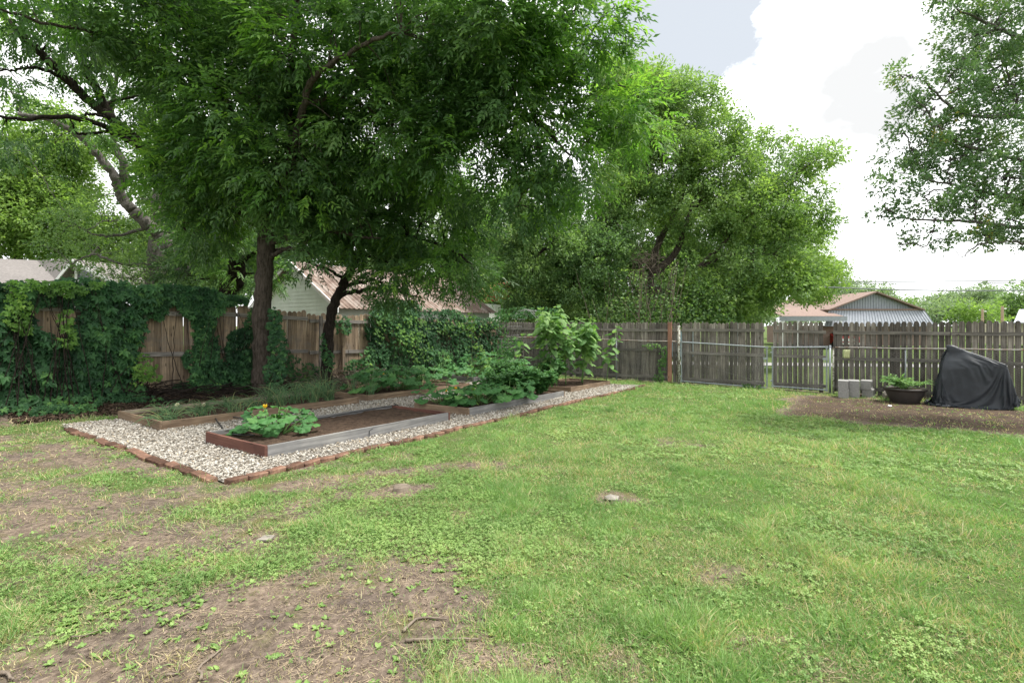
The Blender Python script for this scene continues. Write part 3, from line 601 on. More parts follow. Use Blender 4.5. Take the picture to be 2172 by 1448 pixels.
rear_fence(1640, 1753, 'narrow grey plank panel with gaps behind the small chain link gate', .125, .104, (1.31, .62, -1), yoff=.02, dz=.01)
rear_fence(1767, 2330, 'gappy grey plank fence behind the covered machine and planter', .1215, .105, (1.29, .60, -1), posts=(1900, 2040, 2200))
# short boards between the salmon board and gate post
rear_fence(1427, 1441, 'two grey planks between the salmon board and the peeling post', .118, .112, (1.31, .62))
def rpost(px, ytop, ybot, r_, mat, name, label, cat='post', off=.12, sq=None, cap=True):
    s_ = float(bs(px)); top = on_rear_fence(px, ytop, off); g = A0 + BD * s_ + BN * off; zb = float(gz(*g)) - .06
    mb = MB()
    if sq: mb.box((0, 0, (zb + top[2]) / 2), (sq[0] * BD[0], sq[0] * BD[1], 0), (sq[1] * BN[0], sq[1] * BN[1], 0), (0, 0, (top[2] - zb) / 2), .5)
    else:
        mb.tube([(0, 0, zb), (0, 0, top[2])], r_, 14)
        if cap: mb.lathe([(r_ * 1.15, top[2] - .03), (r_ * 1.15, top[2]), (r_ * .7, top[2] + .025), (0.001, top[2] + .03)], 14)
    return tag(mb.build(name, M[mat], loc=(g[0], g[1], 0), smooth=not sq), label, cat)
rpost(1425, 683, 813, 0, 'redpost', 'salmon_board', 'upright salmon stained board standing beside the gate post', 'board', .2, sq=(.062, .02))
rpost(1442.5, 692, 815, .04, 'peel', 'gate_post', 'steel gate post with peeling cream paint beside the salmon board')
rpost(1761, 734, 838, .03, 'galv', 'gate_post', 'galvanised post between the small gate and the long wire fence')
rpost(1768, 738, 838, .022, 'peel', 'fence_post', 'thin yellowed post beside the cinder blocks end of the wire fence')
# chain link
def link_wires(mb, x0, x1, z0f, z1f, pitch=.075, r_=.0030, sag=0.0):
    n_ = int((x1 - x0) / pitch)
    for q in range(n_):
        for sgn in (-1, 1):
            xs = x0 + (q + .5) * pitch; hz_ = pitch * .5; zt_ = z1f(xs); zb_ = z0f(xs); m_ = max(2, int((zt_ - zb_) / hz_)); k = np.arange(m_ + 1)
            px_ = xs + ((k % 2) - .5) * pitch * sgn; pz_ = zb_ + (zt_ - zb_) * k / m_; py_ = sgn * .002 + 0 * px_
            d = np.stack([px_, py_, pz_], -1)
            V = np.concatenate([d + [0, -r_, 0], d + [r_, r_, 0], d + [-r_, r_, 0]]).reshape(3, m_ + 1, 3).transpose(1, 0, 2).reshape(-1, 3)
            i_ = np.arange(m_)[:, None] * 3; j_ = np.arange(3)[None]; jn = (j_ + 1) % 3
            mb.add(V, np.stack([i_ + j_, i_ + jn, i_ + 3 + jn, i_ + 3 + j_], -1).reshape(-1, 4))
def chain_run(px0, px1, y0, y1, label, name='chain_link_fence', off=.12, fab_top=None, mat='rusty', posts=()):
    s0, s1 = float(bs(px0)), float(bs(px1)); a = on_rear_fence(px0, y0, off)[2]; b_ = on_rear_fence(px1, y1, off)[2]; l = s1 - s0
    o0 = A0 + BD * s0 + BN * off; r = thing(name, label, 'fence', (o0[0], o0[1], 0), ang_b)
    mb = MB(); pts = [(l * q / 14, rng.normal(0, .004), a + (b_ - a) * q / 14 + rng.normal(0, .006)) for q in range(15)]; mb.tube(pts, .019, 10); mb.build('top_rail', M[mat], r, smooth=True)
    mb = MB(); link_wires(mb, .02, l - .02, lambda x_: rf_ground(s0 + x_, off) + .03, lambda x_: a + (b_ - a) * x_ / l - (.0 if fab_top is None else fab_top(x_))); mb.build('wire_mesh', M['wire'], r)
    for q in posts:
        x_ = float(bs(q)) - s0; mb = MB(); mb.tube([(x_, .02, rf_ground(s0 + x_, off) - .05), (x_, .02, a - .02)], .02, 10); mb.build('post', M['galv'], r, smooth=True)
chain_run(1050, 1440, 713.5, 724.3, 'old chain link fence with rusty rail from the sunflowers to the gate', posts=(1180, 1310), fab_top=lambda x_: .0)
chain_run(1772, 2330, 736.5, 743.5, 'long chain link fence with rusty rail behind the planter and covered machine', posts=(1920, 2060), fab_top=lambda x_: .06 + .04 * sin(x_))
def gate(px0, px1, yt0, yt1, label, off, sag, fab=.0, mid=False):
    s0, s1 = float(bs(px0)), float(bs(px1)); zt0 = on_rear_fence(px0, yt0, off)[2]; zt1 = on_rear_fence(px1, yt1, off)[2]; l = s1 - s0; o0 = A0 + BD * s0 + BN * off
    zb0 = rf_ground(s0, off) + .10; zb1 = rf_ground(s1, off) + .10 - sag; rr = .021
    r = thing('chain_link_gate', label, 'gate', (o0[0], o0[1], 0), ang_b, 'galvanised chain link gates')
    mb = MB(); c = .04
    mb.tube([(0, 0, zb0), (0, 0, zt0)], rr, 10); mb.tube([(l, 0, zb1), (l, 0, zt1)], rr, 10); mb.tube([(0, 0, zt0), (l, 0, zt1)], rr, 10); mb.tube([(0, 0, zb0), (l, 0, zb1)], rr, 10)
    for p in ((0, 0, zt0), (l, 0, zt1), (0, 0, zb0), (l, 0, zb1)): mb.box(p, (.032, 0, 0), (0, .028, 0), (0, 0, .032))
    mb.build('frame', M['galv'], r, smooth=False)
    mb = MB(); link_wires(mb, .03, l - .03, lambda x_: zb0 + (zb1 - zb0) * x_ / l + .03, lambda x_: zt0 + (zt1 - zt0) * x_ / l - .03 - fab * (.5 + .5 * sin(x_ * 2.2))); mb.build('wire_mesh', M['wire'], r)
    mb = MB(); mb.tube([(-.05, .0, zt0 - .15), (.0, 0, zt0 - .15)], .028, 8); mb.build('hinge', M['galv'], r); mb = MB(); mb.tube([(-.05, .0, zb0 + .15), (.0, 0, zb0 + .15)], .028, 8); mb.build('hinge', M['galv'], r)
    mb = MB(); mb.box((l - .03, -.03, zt1 - .32), (.06, 0, 0), (0, .012, 0), (0, 0, .03)); mb.tube([(l - .05, -.04, zt1 - .36), (l - .05, -.04, zt1 - .6)], .008, 6); mb.build('latch', M['galv'], r)
    mb = MB(); mb.tube([(.0, .012, zt0 - .55), (l, .012, zb1 + .12)], .0035, 5); mb.build('brace_wire', M['wire'], r)
gate(1448, 1628, 725, 736, 'large sagging galvanised chain link gate beside the peeling post', .13, .06, .28)
gate(1640, 1754, 736, 735.5, 'small upright galvanised chain link gate between the gap and blocks', .13, .02, .05)
# side fence
ang_l = math.atan2(LD[1], LD[0])
def lf_ground(s_): p = A0 + LD * s_; return float(gz(*p))
SFT = lambda s_: 1.66 + .17 * sstep(0, 9, s_) + .13 * sstep(8, 12, s_) + .12 * sstep(12, 16, s_)
def side_fence(s0, s1, label, boards=True, sp=.140, zdrop=0.0, ydev=0.0, rails=(.2, 1.05), posts=(), lean=.006):
    r = thing('wooden_fence', label, 'fence', (A0[0] + LD[0] * s0, A0[1] + LD[1] * s0, 0), ang_l, 'sections of the side plank fence')
    mb = MB(); pickets(mb, 0, s1 - s0, sp, .1393, lambda c: lf_ground(s0 + c) + .03 + rng.uniform(-.03, .03), lambda c: float(SFT(s0 + c)) - zdrop, .022, y0=-.036 + ydev, lean=lean); mb.build('boards', M['board_warm'], r)
    for d_ in rails:
        mb = MB(); L_ = s1 - s0; n_ = max(1, int(round(L_ / 2.4)))
        for q in range(n_):
            a = L_ * q / n_; b_ = L_ * (q + 1) / n_ - .02; z0 = float(SFT(s0 + a)) - zdrop - d_; z1 = float(SFT(s0 + b_)) - zdrop - d_
            mb.box(((a + b_) / 2, .004 + ydev, (z0 + z1) / 2), ((b_ - a) / 2, 0, (z1 - z0) / 2 + rng.normal(0, .01)), (0, .02, 0), (0, 0, .045), rng.uniform(.5, 1))
        mb.build('rail', M['rail_grey'], r)
    for q in posts:
        mb = MB(); mb.bx(q - s0 - .045, q - s0 + .045, .03 + ydev, .12 + ydev, lf_ground(q) - .1, float(SFT(q)) - .25, .5); mb.build('post', M['board_warm'], r)
t1, t2, t3 = float(ls(655)), float(ls(648)), float(ls(452))
side_fence(0.05, t1, 'brown plank fence section mostly hidden by creeper towards the far corner', posts=(2.5, 5.0, 7.4), zdrop=.02)
side_fence(t1 + .035, t3, 'tan plank fence section behind the main tree trunk', posts=(t2 + 1.6,), zdrop=-.02)
side_fence(t3 + .02, 17.2, 'tan plank fence section under the thick creeper beside the lawn', posts=(float(ls(402)), float(ls(150))), zdrop=.02)
mb = MB(); p0 = on_side_fence(668, 780, .25); p1 = on_side_fence(676, 670, .10); p0[2] = float(gz(p0[0], p0[1])) - .02
d_ = norm(p1 - p0); sdv = np.array([-d_[1], d_[0], 0]); mb.box((p0 + p1) / 2, (p1 - p0) / 2, np.array([LD[0], LD[1], 0]) * .05, np.array([LN[0], LN[1], 0]) * .02, .4)
tag(mb.build('leaning_board', M['board_grey']), 'grey board leaning against the side fence between the two trunks', 'board')
mb = MB(); p0 = on_side_fence(403, 760, .06); p1 = on_side_fence(401, 655, .05); mb.box((p0 + p1) / 2, (p1 - p0) / 2, np.array([LD[0], LD[1], 0]) * .045, np.array([LN[0], LN[1], 0]) * .018, .6)
tag(mb.build('nailed_board', M['board_grey']), 'short grey board nailed upright on the tan fence by the bright gap', 'board')

# ---------------------------------------------------------------- rusty wire panel and arch over the far bed
def panel(o0, ax, w_, h, nx_, nz_, name, label, r_=.005, curve=None, mat='wire'):
    mb = MB(); o0 = np.array(o0); ax = np.array([ax[0], ax[1], 0.])
    f_ = curve or (lambda u_, v_: o0 + ax * u_ * w_ + np.array([0, 0, v_ * h]))
    for q in range(nx_ + 1): mb.tube([f_(q / nx_, v_) for v_ in np.linspace(0, 1, 13)], r_, 4)
    for q in range(nz_ + 1): mb.tube([f_(u_, q / nz_) for u_ in np.linspace(0, 1, 5)], r_, 4)
    return tag(mb.build(name, M[mat]), label, 'trellis')
g = G(1056, 795); panel((g[0], g[1], float(gz(*g))), BD, 1.15, 1.35, 7, 9, 'plant_trellis', 'rusty wire grid panel standing in front of the corner planks', mat='rusty')
aL = G(1105, 812); aR = G(1180, 822)
def arch(u_, v_):
    a = pi * v_; mid = np.array([(1125 - CX) / F * 15.2, 15.2]); hw = .80
    b_ = mid + BD * (-cos(a)) * hw + np.array([.35, .93]) * (u_ - .5) * 1.2
    return np.array([b_[0], b_[1], -.4 + 2.36 * sin(a) ** .7])
panel((0, 0, 0), BD, 1, 1, 5, 16, 'trellis_arch', 'bent wire arch trellis rising over the far beds', curve=arch)
# ---------------------------------------------------------------- things by the rear fence
def loft(rings, na, ex=.75, top=True):
    ths = np.arange(na) / na * 2 * pi; V = []
    for (z, x0, x1, hd, oy) in rings:
        cs, sn = np.cos(ths), np.sin(ths); V.append(np.stack([(x0 + x1) / 2 + (x1 - x0) / 2 * np.sign(cs) * np.abs(cs) ** ex, oy + hd * np.sign(sn) * np.abs(sn) ** ex, np.full(na, z)], -1))
    n_ = len(V); V = np.array(V); i_ = np.arange(n_ - 1)[:, None] * na; j_ = np.arange(na)[None]; jn = (j_ + 1) % na; jt = np.arange(na); b_ = (n_ - 1) * na
    VV = np.vstack([V.reshape(-1, 3), V[-1].mean(0)[None] + [0, 0, .004]])
    return VV, [np.stack([i_ + j_, i_ + jn, i_ + na + jn, i_ + na + j_], -1).reshape(-1, 4), np.stack([b_ + jt, b_ + (jt + 1) % na, np.full(na, n_ * na)], -1)]
def draped_cover(frames=46):
    """vinyl bag settled by the cloth solver over the machine it hides; returns settled vertices and faces"""
    tmp = []
    lvl = np.array([(0.0, -.70, .72), (.25, -.68, .68), (.50, -.62, .62), (.75, -.56, .57), (.95, -.52, .50), (1.03, -.50, .40), (1.12, -.48, .08), (1.22, -.46, -.18), (1.30, -.43, -.28), (1.34, -.38, -.32)])
    def rings(zs, k, dz, hdk):
        o = []
        for z in zs: f_ = z / 1.34; o.append((z * dz, np.interp(z, lvl[:, 0], lvl[:, 1]) * k, np.interp(z, lvl[:, 0], lvl[:, 2]) * k, (.34 * (1 - f_) ** .45 + .05) * hdk, 0))
        return o
    V, F_ = loft(rings(np.linspace(.03, 1.34, 78), 1.27, 1.02, 1.95), 200); mb = MB(); mb.add(V, F_); cl_ = mb.build('settling_cloth', M['cover'], smooth=True)
    cb = MB()
    def hull(p):
        import bmesh as _b
        bm = _b.new()
        for q in p: bm.verts.new(q)
        _b.ops.convex_hull(bm, input=bm.verts); me = bpy.data.meshes.new('h'); bm.to_mesh(me); bm.free(); o = bpy.data.objects.new('h', me); C.objects.link(o); tmp.append(o)
        c_ = o.modifiers.new('c', 'COLLISION'); o.collision.thickness_outer = .012; o.collision.cloth_friction = 30; return o
    bxp = lambda x0, x1, y0, y1, z0, z1: [(a, b_, c_) for a in (x0, x1) for b_ in (y0, y1) for c_ in (z0, z1)]
    hull([(-.62, -.26, 0), (-.62, .26, 0), (-.50, -.24, .8), (-.50, .24, .8), (.66, -.26, 0), (.66, .26, 0), (.50, -.23, .96), (.50, .23, .96), (.34, -.2, 1.02), (.34, .2, 1.02), (-.40, -.17, 1.0), (-.40, .17, 1.0)])
    hull([(-.43, -.12, .9), (-.43, .12, .9), (-.40, -.06, 1.335), (-.40, .06, 1.335), (-.32, -.05, 1.335), (-.32, .05, 1.335), (-.05, -.08, 1.15), (-.05, .08, 1.15), (.32, -.1, .98), (.32, .1, .98)])
    hull(bxp(-1.6, 1.6, -1.4, 1.4, -.1, .0))
    m_ = cl_.modifiers.new('cl', 'CLOTH'); s_ = m_.settings; s_.quality = 5; s_.mass = .25; s_.tension_stiffness = 25; s_.compression_stiffness = 25; s_.shear_stiffness = 10; s_.bending_stiffness = .06; s_.air_damping = 2.0
    c_ = m_.collision_settings; c_.collision_quality = 3; c_.distance_min = .008; c_.use_self_collision = False
    m_.point_cache.frame_start = 1; m_.point_cache.frame_end = frames
    for f_ in range(1, frames + 1): S.frame_set(f_)
    dg = bpy.context.evaluated_depsgraph_get(); ev = cl_.evaluated_get(dg); me = ev.to_mesh(); co = np.empty(len(me.vertices) * 3, np.float32); me.vertices.foreach_get('co', co); ev.to_mesh_clear(); co = co.reshape(-1, 3).copy()
    for o in tmp + [cl_]: me = o.data; bpy.data.objects.remove(o); bpy.data.meshes.remove(me)
    S.frame_set(1); return co, F_
def block_mesh():
    mb = MB(); L_, W_, T_ = .40, .195, .195      # hollow block, cores upright
    xs = [-.20, -.168, -.016, .016, .168, .20]
    for (x0, x1, y0, y1) in ((-.168, .168, -.0975, -.066), (-.168, .168, .066, .0975), (-.2, -.168, -.0975, .0975), (-.016, .016, -.066, .066), (.168, .2, -.0975, .0975)):
        mb.bx(x0, x1, -T_ / 2, T_ / 2, y0 + .0975, y1 + .0975, .5)
    return mb
bk = block_mesh().build('cinder_block', M['concrete'])
spots = [(1789, 0, 'pale grey cinder block at the bottom of the stack nearest the gate'), (1789, 1, 'cinder block topping the stack nearest the gate'), (1811.5, 0, 'cinder block at the bottom of the middle stack'), (1811.5, 1, 'cinder block topping the middle stack'), (1842, 0, 'cinder block at the bottom of the stack beside the planter'), (1838, 1, 'slightly shifted cinder block topping the stack beside the planter')]
for i_, (px, lv, lab) in enumerate(spots):
    g = G(px, 842); o = bk if i_ == 0 else bk.copy()
    if i_: C.objects.link(o)
    o.location = (g[0], g[1], float(gz(*g)) + .216 * lv); o.rotation_euler = (0, 0, math.atan2(g[1], g[0]) + rng.normal(0, .03) - (.1 if i_ > 3 else 0)); o.scale = (1, 1.12, 1.1); tag(o, lab, 'cinder block', 'cinder blocks stacked by the gate')
# planter
g = G(1919, 853); pot = thing('planter', 'wide dark resin pot beside the cinder blocks', 'planter', (g[0], g[1], float(gz(*g)) - .005))
MB().lathe([(.0, 0), (.25, 0), (.27, .02), (.335, .16), (.375, .27), (.385, .30), (.415, .305), (.425, .325), (.42, .35), (.40, .355), (.375, .34), (.36, .30), (0.001, .30)], 48).build('bowl', M['pot'], pot, smooth=True)
MB().lathe([(.362, .318), (.2, .33), (0.001, .325)], 24).build('soil', M['soil'], pot, smooth=True)
def leafy(mb, base, d, up, s_, shape, faces, tint):
    sd_ = norm(np.cross(up, d)); u2 = np.cross(d, sd_); mb.scatter(shape, faces, base, d * s_[:, None], sd_ * s_[:, None], u2 * s_[:, None], tint)
OV = [(0, 0, 0), (.32, .23, .08), (.68, .19, .05), (1, 0, -.08), (.68, -.19, .05), (.32, -.23, .08), (.4, 0, 0)]; OVF = [(0, 6, 1), (6, 2, 1), (6, 3, 2), (6, 4, 3), (6, 5, 4), (6, 0, 5)]
RH = [(0, 0, 0), (.42, .5, .06), (1, 0, -.08), (.42, -.5, .06)]; RHF = [(0, 1, 2, 3)]
def branchy_plant(name, label, cat, loc, mat, nb, height, spread, leaf, per=9, stem=.006, group=None, up=.8, trio=True, shape=OV, faces=OVF):
    r = thing(name, label, cat, loc, 0, group); lm = MB(); sm = MB()
    for q in range(nb):
        a = rng.uniform(0, 2 * pi); h = height * rng.uniform(.55, 1.0); sp = spread * rng.uniform(.3, 1)
        pts = smoothline([(0, 0, 0), (cos(a) * sp * .35, sin(a) * sp * .35, h * .55), (cos(a) * sp, sin(a) * sp, h * (.9 if up > .5 else .7))], 5); sm.tube(pts, np.linspace(stem, stem * .4, len(pts)), 5)
        for k in range(per):
            f_ = rng.uniform(.25, 1); p = pts[int(f_ * (len(pts) - 1))]; d = norm(np.array([cos(a), sin(a), .2]) * .6 + rdir(1)[0]); d[2] = d[2] * .4
            d = norm(d); kk = 5 if trio else 1; off = np.linspace(.15, 1, kk)[:, None] * d * leaf * 1.6 if kk > 1 else np.zeros((1, 3))
            sdv = norm(np.cross([0, 0, 1.], d)); dd = norm(d + sdv * np.array([[(-1) ** j * .8] for j in range(kk)]) + np.array([0, 0, -.15])) if kk > 1 else d[None]
            leafy(lm, p + off, dd, np.repeat([[0, 0, 1.]], kk, 0) + .4 * rdir(kk), leaf * rng.uniform(.7, 1.2, kk), shape, faces, np.clip(rng.normal(.5, .2, kk), 0, 1))
    lm.build('leaves', M[mat], r); sm.build('stems', M['stem'], r, smooth=True); return r
branchy_plant('potted_plant', 'leafy green plant growing in the dark resin pot', 'plant', (g[0], g[1], float(gz(*g)) + .31), 'sunleaf', 14, .38, .62, .085, 10, up=.4)
g = G(1879, 846); mb = MB(); mb.add(ICO * [.10, .08, .13] * (1 + rng.uniform(-.12, .12, (12, 1))), np.array(ICF)); tag(mb.build('rock', M['stone'], loc=(g[0], g[1], float(gz(*g)) + .10)), 'pale upright rock between the cinder blocks and dark pot', 'rock')
for q, (px, dz, lab) in enumerate(((1962, .028, 'brick under another brick beside the dark pot'), (1960, .088, 'brick lying on top of a brick beside the dark pot'), (1975, .028, 'brick lying flat between the pot and covered machine'))):
    g = G(px, 845); o = bpy.data.objects.new('brick', b0[q]); C.objects.link(o); o.location = (g[0], g[1], float(gz(*g)) + dz); o.rotation_euler = (0, 0, .1 * q); tag(o, lab, 'brick', 'loose bricks by the pot')
# covered machine
gc = G(2062, 862); Zg = float(gz(*gc)); sc = gc[1] / F
r = thing('covered_grill', 'hulking machine under a draped black vinyl cover before the gappy fence', 'covered machine', (gc[0], gc[1], Zg), ang_b - .05)
co_, F_ = draped_cover(54)
mb = MB(); mb.add(co_, F_); mb.build('vinyl_cover', M['cover'], r, smooth=True)
for (x_, y_) in ((-.46, -.22), (.40, -.235)):
    mb = MB(); th = np.linspace(0, 2 * pi, 25); prof = [(.05, -.03), (.085, -.035), (.10, -.02), (.10, .02), (.085, .035), (.05, .03)]
    Vw = np.array([[(x_ + rr_ * cos(a), y_ + yy, .10 + rr_ * sin(a)) for a in th[:-1]] for rr_, yy in prof]); ii = np.arange(5)[:, None] * 24; jj = np.arange(24)[None]; jn2 = (jj + 1) % 24
    mb.add(Vw.reshape(-1, 3), np.stack([ii + jj, ii + jn2, ii + 24 + jn2, ii + 24 + jj], -1).reshape(-1, 4)); mb.build('wheel', M['rubber'], r, smooth=True)
mb = MB(); mb.bx(-.45, -.40, -.2, -.15, 0, .4); mb.bx(.3, .35, -.2, -.15, 0, .4); mb.bx(-.45, .45, .1, .15, .1, .15); mb.build('leg_frame', M['rubber'], r)
# cloth and cup on the wire fence rail
p = on_rear_fence(1796.5, 742, .13); mb = MB(); nn = 14; a = np.linspace(0, 1, nn); V = []
for k in range(nn):
    v_ = k / (nn - 1) * 2 - 1; V.append([(x_ * .085 * (1 - .2 * abs(v_)) + .012 * sin(5 * x_ + v_), .028 * (1 if v_ > 0 else -1) * min(1, abs(v_) * 4) + .012 * sin(9 * x_), .03 - abs(v_) * .24 * (1 if v_ < 0 else .6)) for x_ in np.linspace(-1, 1, 12)])
i2 = np.arange(nn - 1)[:, None] * 12; j2 = np.arange(11)[None]
mb.add(np.array(V).reshape(-1, 3), np.stack([i2 + j2, i2 + j2 + 1, i2 + 13 + j2, i2 + 12 + j2], -1).reshape(-1, 4)); o = mb.build('work_glove', M['cloth'], smooth=True, loc=tuple(p)); o.rotation_euler = (0, 0, ang_b)
sm_ = o.modifiers.new('thick', 'SOLIDIFY'); sm_.thickness = .006; tag(o, 'yellowed rag glove hung over the wire fence rail by the gate', 'glove')
p = on_rear_fence(2054, 748, .1); mb = MB(); mb.lathe([(.001, -.07), (.03, -.07), (.038, .05), (.041, .055), (.036, .05), (.028, -.06), (.001, -.06)], 16); tag(mb.build('plastic_cup', M['cloth'], loc=tuple(p), smooth=True), 'small yellow cup stuck on the wire fence behind the cover', 'cup')
# stump, flat stones, tile, litter in the lawn
g = G(851, 1040); mb = MB(); th = np.arange(18) / 18 * 2 * pi
pr = [(.10, -.02), (.085, .01), (.078, .035), (.074, .045), (.04, .047), (.001, .044)]
V = np.array([[(rr_ * cos(a) * (1 + .12 * sin(3 * a + 1) + .06 * sin(7 * a)), rr_ * sin(a) * (1 + .1 * sin(2 * a)), z_) for a in th] for rr_, z_ in pr]); ii = np.arange(5)[:, None] * 18; jj = np.arange(18)[None]; jn2 = (jj + 1) % 18
mb.add(V.reshape(-1, 3), np.stack([ii + jj, ii + jn2, ii + 18 + jn2, ii + 18 + jj], -1).reshape(-1, 4)); tag(mb.build('tree_stump', M['twig'], loc=(g[0], g[1], float(gz(*g)))), 'small sawn tree stump level with the lawn near the brick edging', 'stump')
g = G(1296, 1062); mb = MB(); mb.add(ICO * [.075, .06, .03] * (1 + rng.uniform(-.15, .15, (12, 1))), np.array(ICF)); tag(mb.build('rock', M['stone'], loc=(g[0], g[1], float(gz(*g)) + .02)), 'flat pale rock in a dry ring of grass in mid lawn', 'rock')
g = G(563, 1147); mb = MB(); mb.add([(-.05, -.035, 0), (.045, -.03, 0), (.055, .03, .004), (-.02, .035, .004), (-.05, -.035, .012), (.045, -.03, .012), (.055, .03, .018), (-.02, .035, .018)], np.array([[0, 3, 2, 1], [4, 5, 6, 7], [0, 1, 5, 4], [1, 2, 6, 5], [2, 3, 7, 6], [3, 0, 4, 7]])); tag(mb.build('tile_shard', M['stone'], loc=(g[0], g[1], float(gz(*g)) + .012)), 'flat broken tile piece lying on thin grass', 'tile')
g = G(1887, 862); mb = MB(); mb.add(ICO * [.05, .04, .025], np.array(ICF)); tag(mb.build('rock', M['white'], loc=(g[0], g[1], float(gz(*g)) + .015)), 'small white pebble on the dirt before the dark pot', 'rock')
def stick(a, b_, r_, label, bend=.03):
    a, b_ = G3(*a), G3(*b_); mid = (a + b_) / 2; mid[:2] += rng.normal(0, bend, 2); pts = smoothline([a, a * .6 + mid * .4 + rng.normal(0, .006, 3) * [1, 1, 0], mid, b_], 6, .002); pts[:, 2] = gz(pts[:, 0], pts[:, 1]) + .012
    mb = MB(); mb.tube(pts, np.linspace(r_, r_ * .5, len(pts)), 7); tag(mb.build('stick', M['twig'], smooth=True), label, 'stick', 'fallen sticks on the bare earth')
stick((855, 1340), (948, 1315), .009, 'straight brown stick lying on mossy earth'); stick((860, 1361), (1015, 1356), .009, 'pale grey stick lying level below the mossy patch')
stick((427, 1448), (470, 1382), .008, 'crooked grey stick pointing out of the bare earth', .05); stick((350, 1440), (385, 1402), .006, 'short dark stick beside the crooked grey one')
stick((465, 1247), (506, 1236), .004, 'thin twig between sparse grass tufts'); stick((1090, 1312), (1150, 1300), .006, 'short pale stick in the lawn beyond the mossy patch')
stick((0, 1430), (28, 1445), .01, 'dark stick end lying at the corner of the yard'); stick((150, 1352), (225, 1335), .004, 'thin straw like twig on thin grass')
# brush pile against the side fence
mb = MB()
for q in range(260):
    c = on_side_fence(rng.uniform(600, 790), 800, rng.uniform(.15, .7)); c[2] = float(gz(c[0], c[1])) + rng.uniform(.02, .35) * rng.random() ** .7
    d = rdir(1)[0] * [1, 1, .45]; l = rng.uniform(.15, .55); pts = smoothline([c - d * l, c + rng.normal(0, .05, 3), c + d * l], 4); pts[:, 2] = np.maximum(pts[:, 2], gz(pts[:, 0], pts[:, 1]) + .01); mb.tube(pts, rng.uniform(.003, .009), 5)
tag(mb.build('brush_pile', M['twig']), 'heap of dry twigs piled against the side fence between trunks', 'brush pile', kind='stuff')
mb = MB()
for q in range(150):
    c = on_side_fence(rng.uniform(290, 600), 820, rng.uniform(.05, .75)); c[2] = float(gz(c[0], c[1])) + rng.uniform(.0, .16)
    d = norm(np.array([LD[0], LD[1], 0]) + rdir(1)[0] * [.6, .6, .2]); l = rng.uniform(.15, .6); pts = smoothline([c - d * l, c + rng.normal(0, .04, 3), c + d * l], 4); pts[:, 2] = np.maximum(pts[:, 2], gz(pts[:, 0], pts[:, 1]) + .01); mb.tube(pts, rng.uniform(.004, .012), 5)
tag(mb.build('root_tangle', M['bark_dark']), 'tangle of dead roots and vine stems along the foot of the tan fence', 'roots', kind='stuff')
mb = MB(); n = 26000; px = rng.uniform(0, 1040, n); c = on_side_fence(px, 800, rng.uniform(.05, 1.1, n)); c = np.array(c) if np.ndim(c) == 2 else c
d = rdir(n); d[:, 2] *= .3; d = norm(d); s_ = rng.uniform(.02, .055, n); c[:, 2] = gz(c[:, 0], c[:, 1]) + rng.uniform(.004, .035, n)
leafy(mb, c, d, norm(np.array([0, 0, 1.]) + .5 * rdir(n)), s_, RH, RHF, rng.random(n))
M['deadleaf'] = mat_noise('dead brown leaves', (.03, .022, .016), (.15, .10, .065), 9, .9)
tag(mb.build('dead_leaves', M['deadleaf']), 'brown dead leaves drifted along the foot of the side fence', None, kind='stuff')

# ---------------------------------------------------------------- garden plants
def lobed(nl=5, depth=.28, wave=.10, k=30):
    # big toothed leaf with a notch at the stalk; rings let it cup and ripple
    V = [(0.12, 0, -.04)]; F_ = []
    for ring, rr in enumerate((.5, 1.0)):
        for q in range(k):
            a = -pi + 2 * pi * (q + .5) / k; lobe = 1 - depth * (.5 - .5 * cos(a * nl)) - .07 * (q % 2) * ring
            notch = 1 - .75 * math.exp(-((pi - abs(a)) / .35) ** 2); R_ = .5 * lobe * notch * rr
            V.append((.35 + R_ * cos(a) * 1.1, R_ * sin(a) * 1.15, (.07 * rr - .16 * rr * rr) + wave * .5 * sin(a * 5 + 1) * rr + .02 * cos(a * nl) * rr))
    for q in range(k - 1): F_ += [(0, 1 + q, 2 + q)]
    for q in range(k - 1): F_ += [(1 + q, 1 + k + q, 2 + k + q, 2 + q)]
    return V, F_
SQ, SQF = lobed()
HE, HEF = [], []
def heart(k=22):
    V = [(.30, 0, -.02)]; F_ = []
    for ring, rr in enumerate((.5, 1.0)):
        for q in range(k):
            a = -pi + 2 * pi * (q + .5) / k; R_ = (.36 + .34 * math.exp(-(a / .42) ** 2) - .30 * math.exp(-((pi - abs(a)) / .38) ** 2)) * rr
            V.append((.33 + R_ * cos(a), R_ * sin(a) * 1.02, .06 * rr - .14 * rr * rr + .03 * sin(a * 6) * rr * ring))
    for q in range(k): F_.append((0, 1 + q, 1 + (q + 1) % k)); F_.append((1 + q, 1 + k + q, 1 + k + (q + 1) % k, 1 + (q + 1) % k))
    return V, F_
HE, HEF = heart()
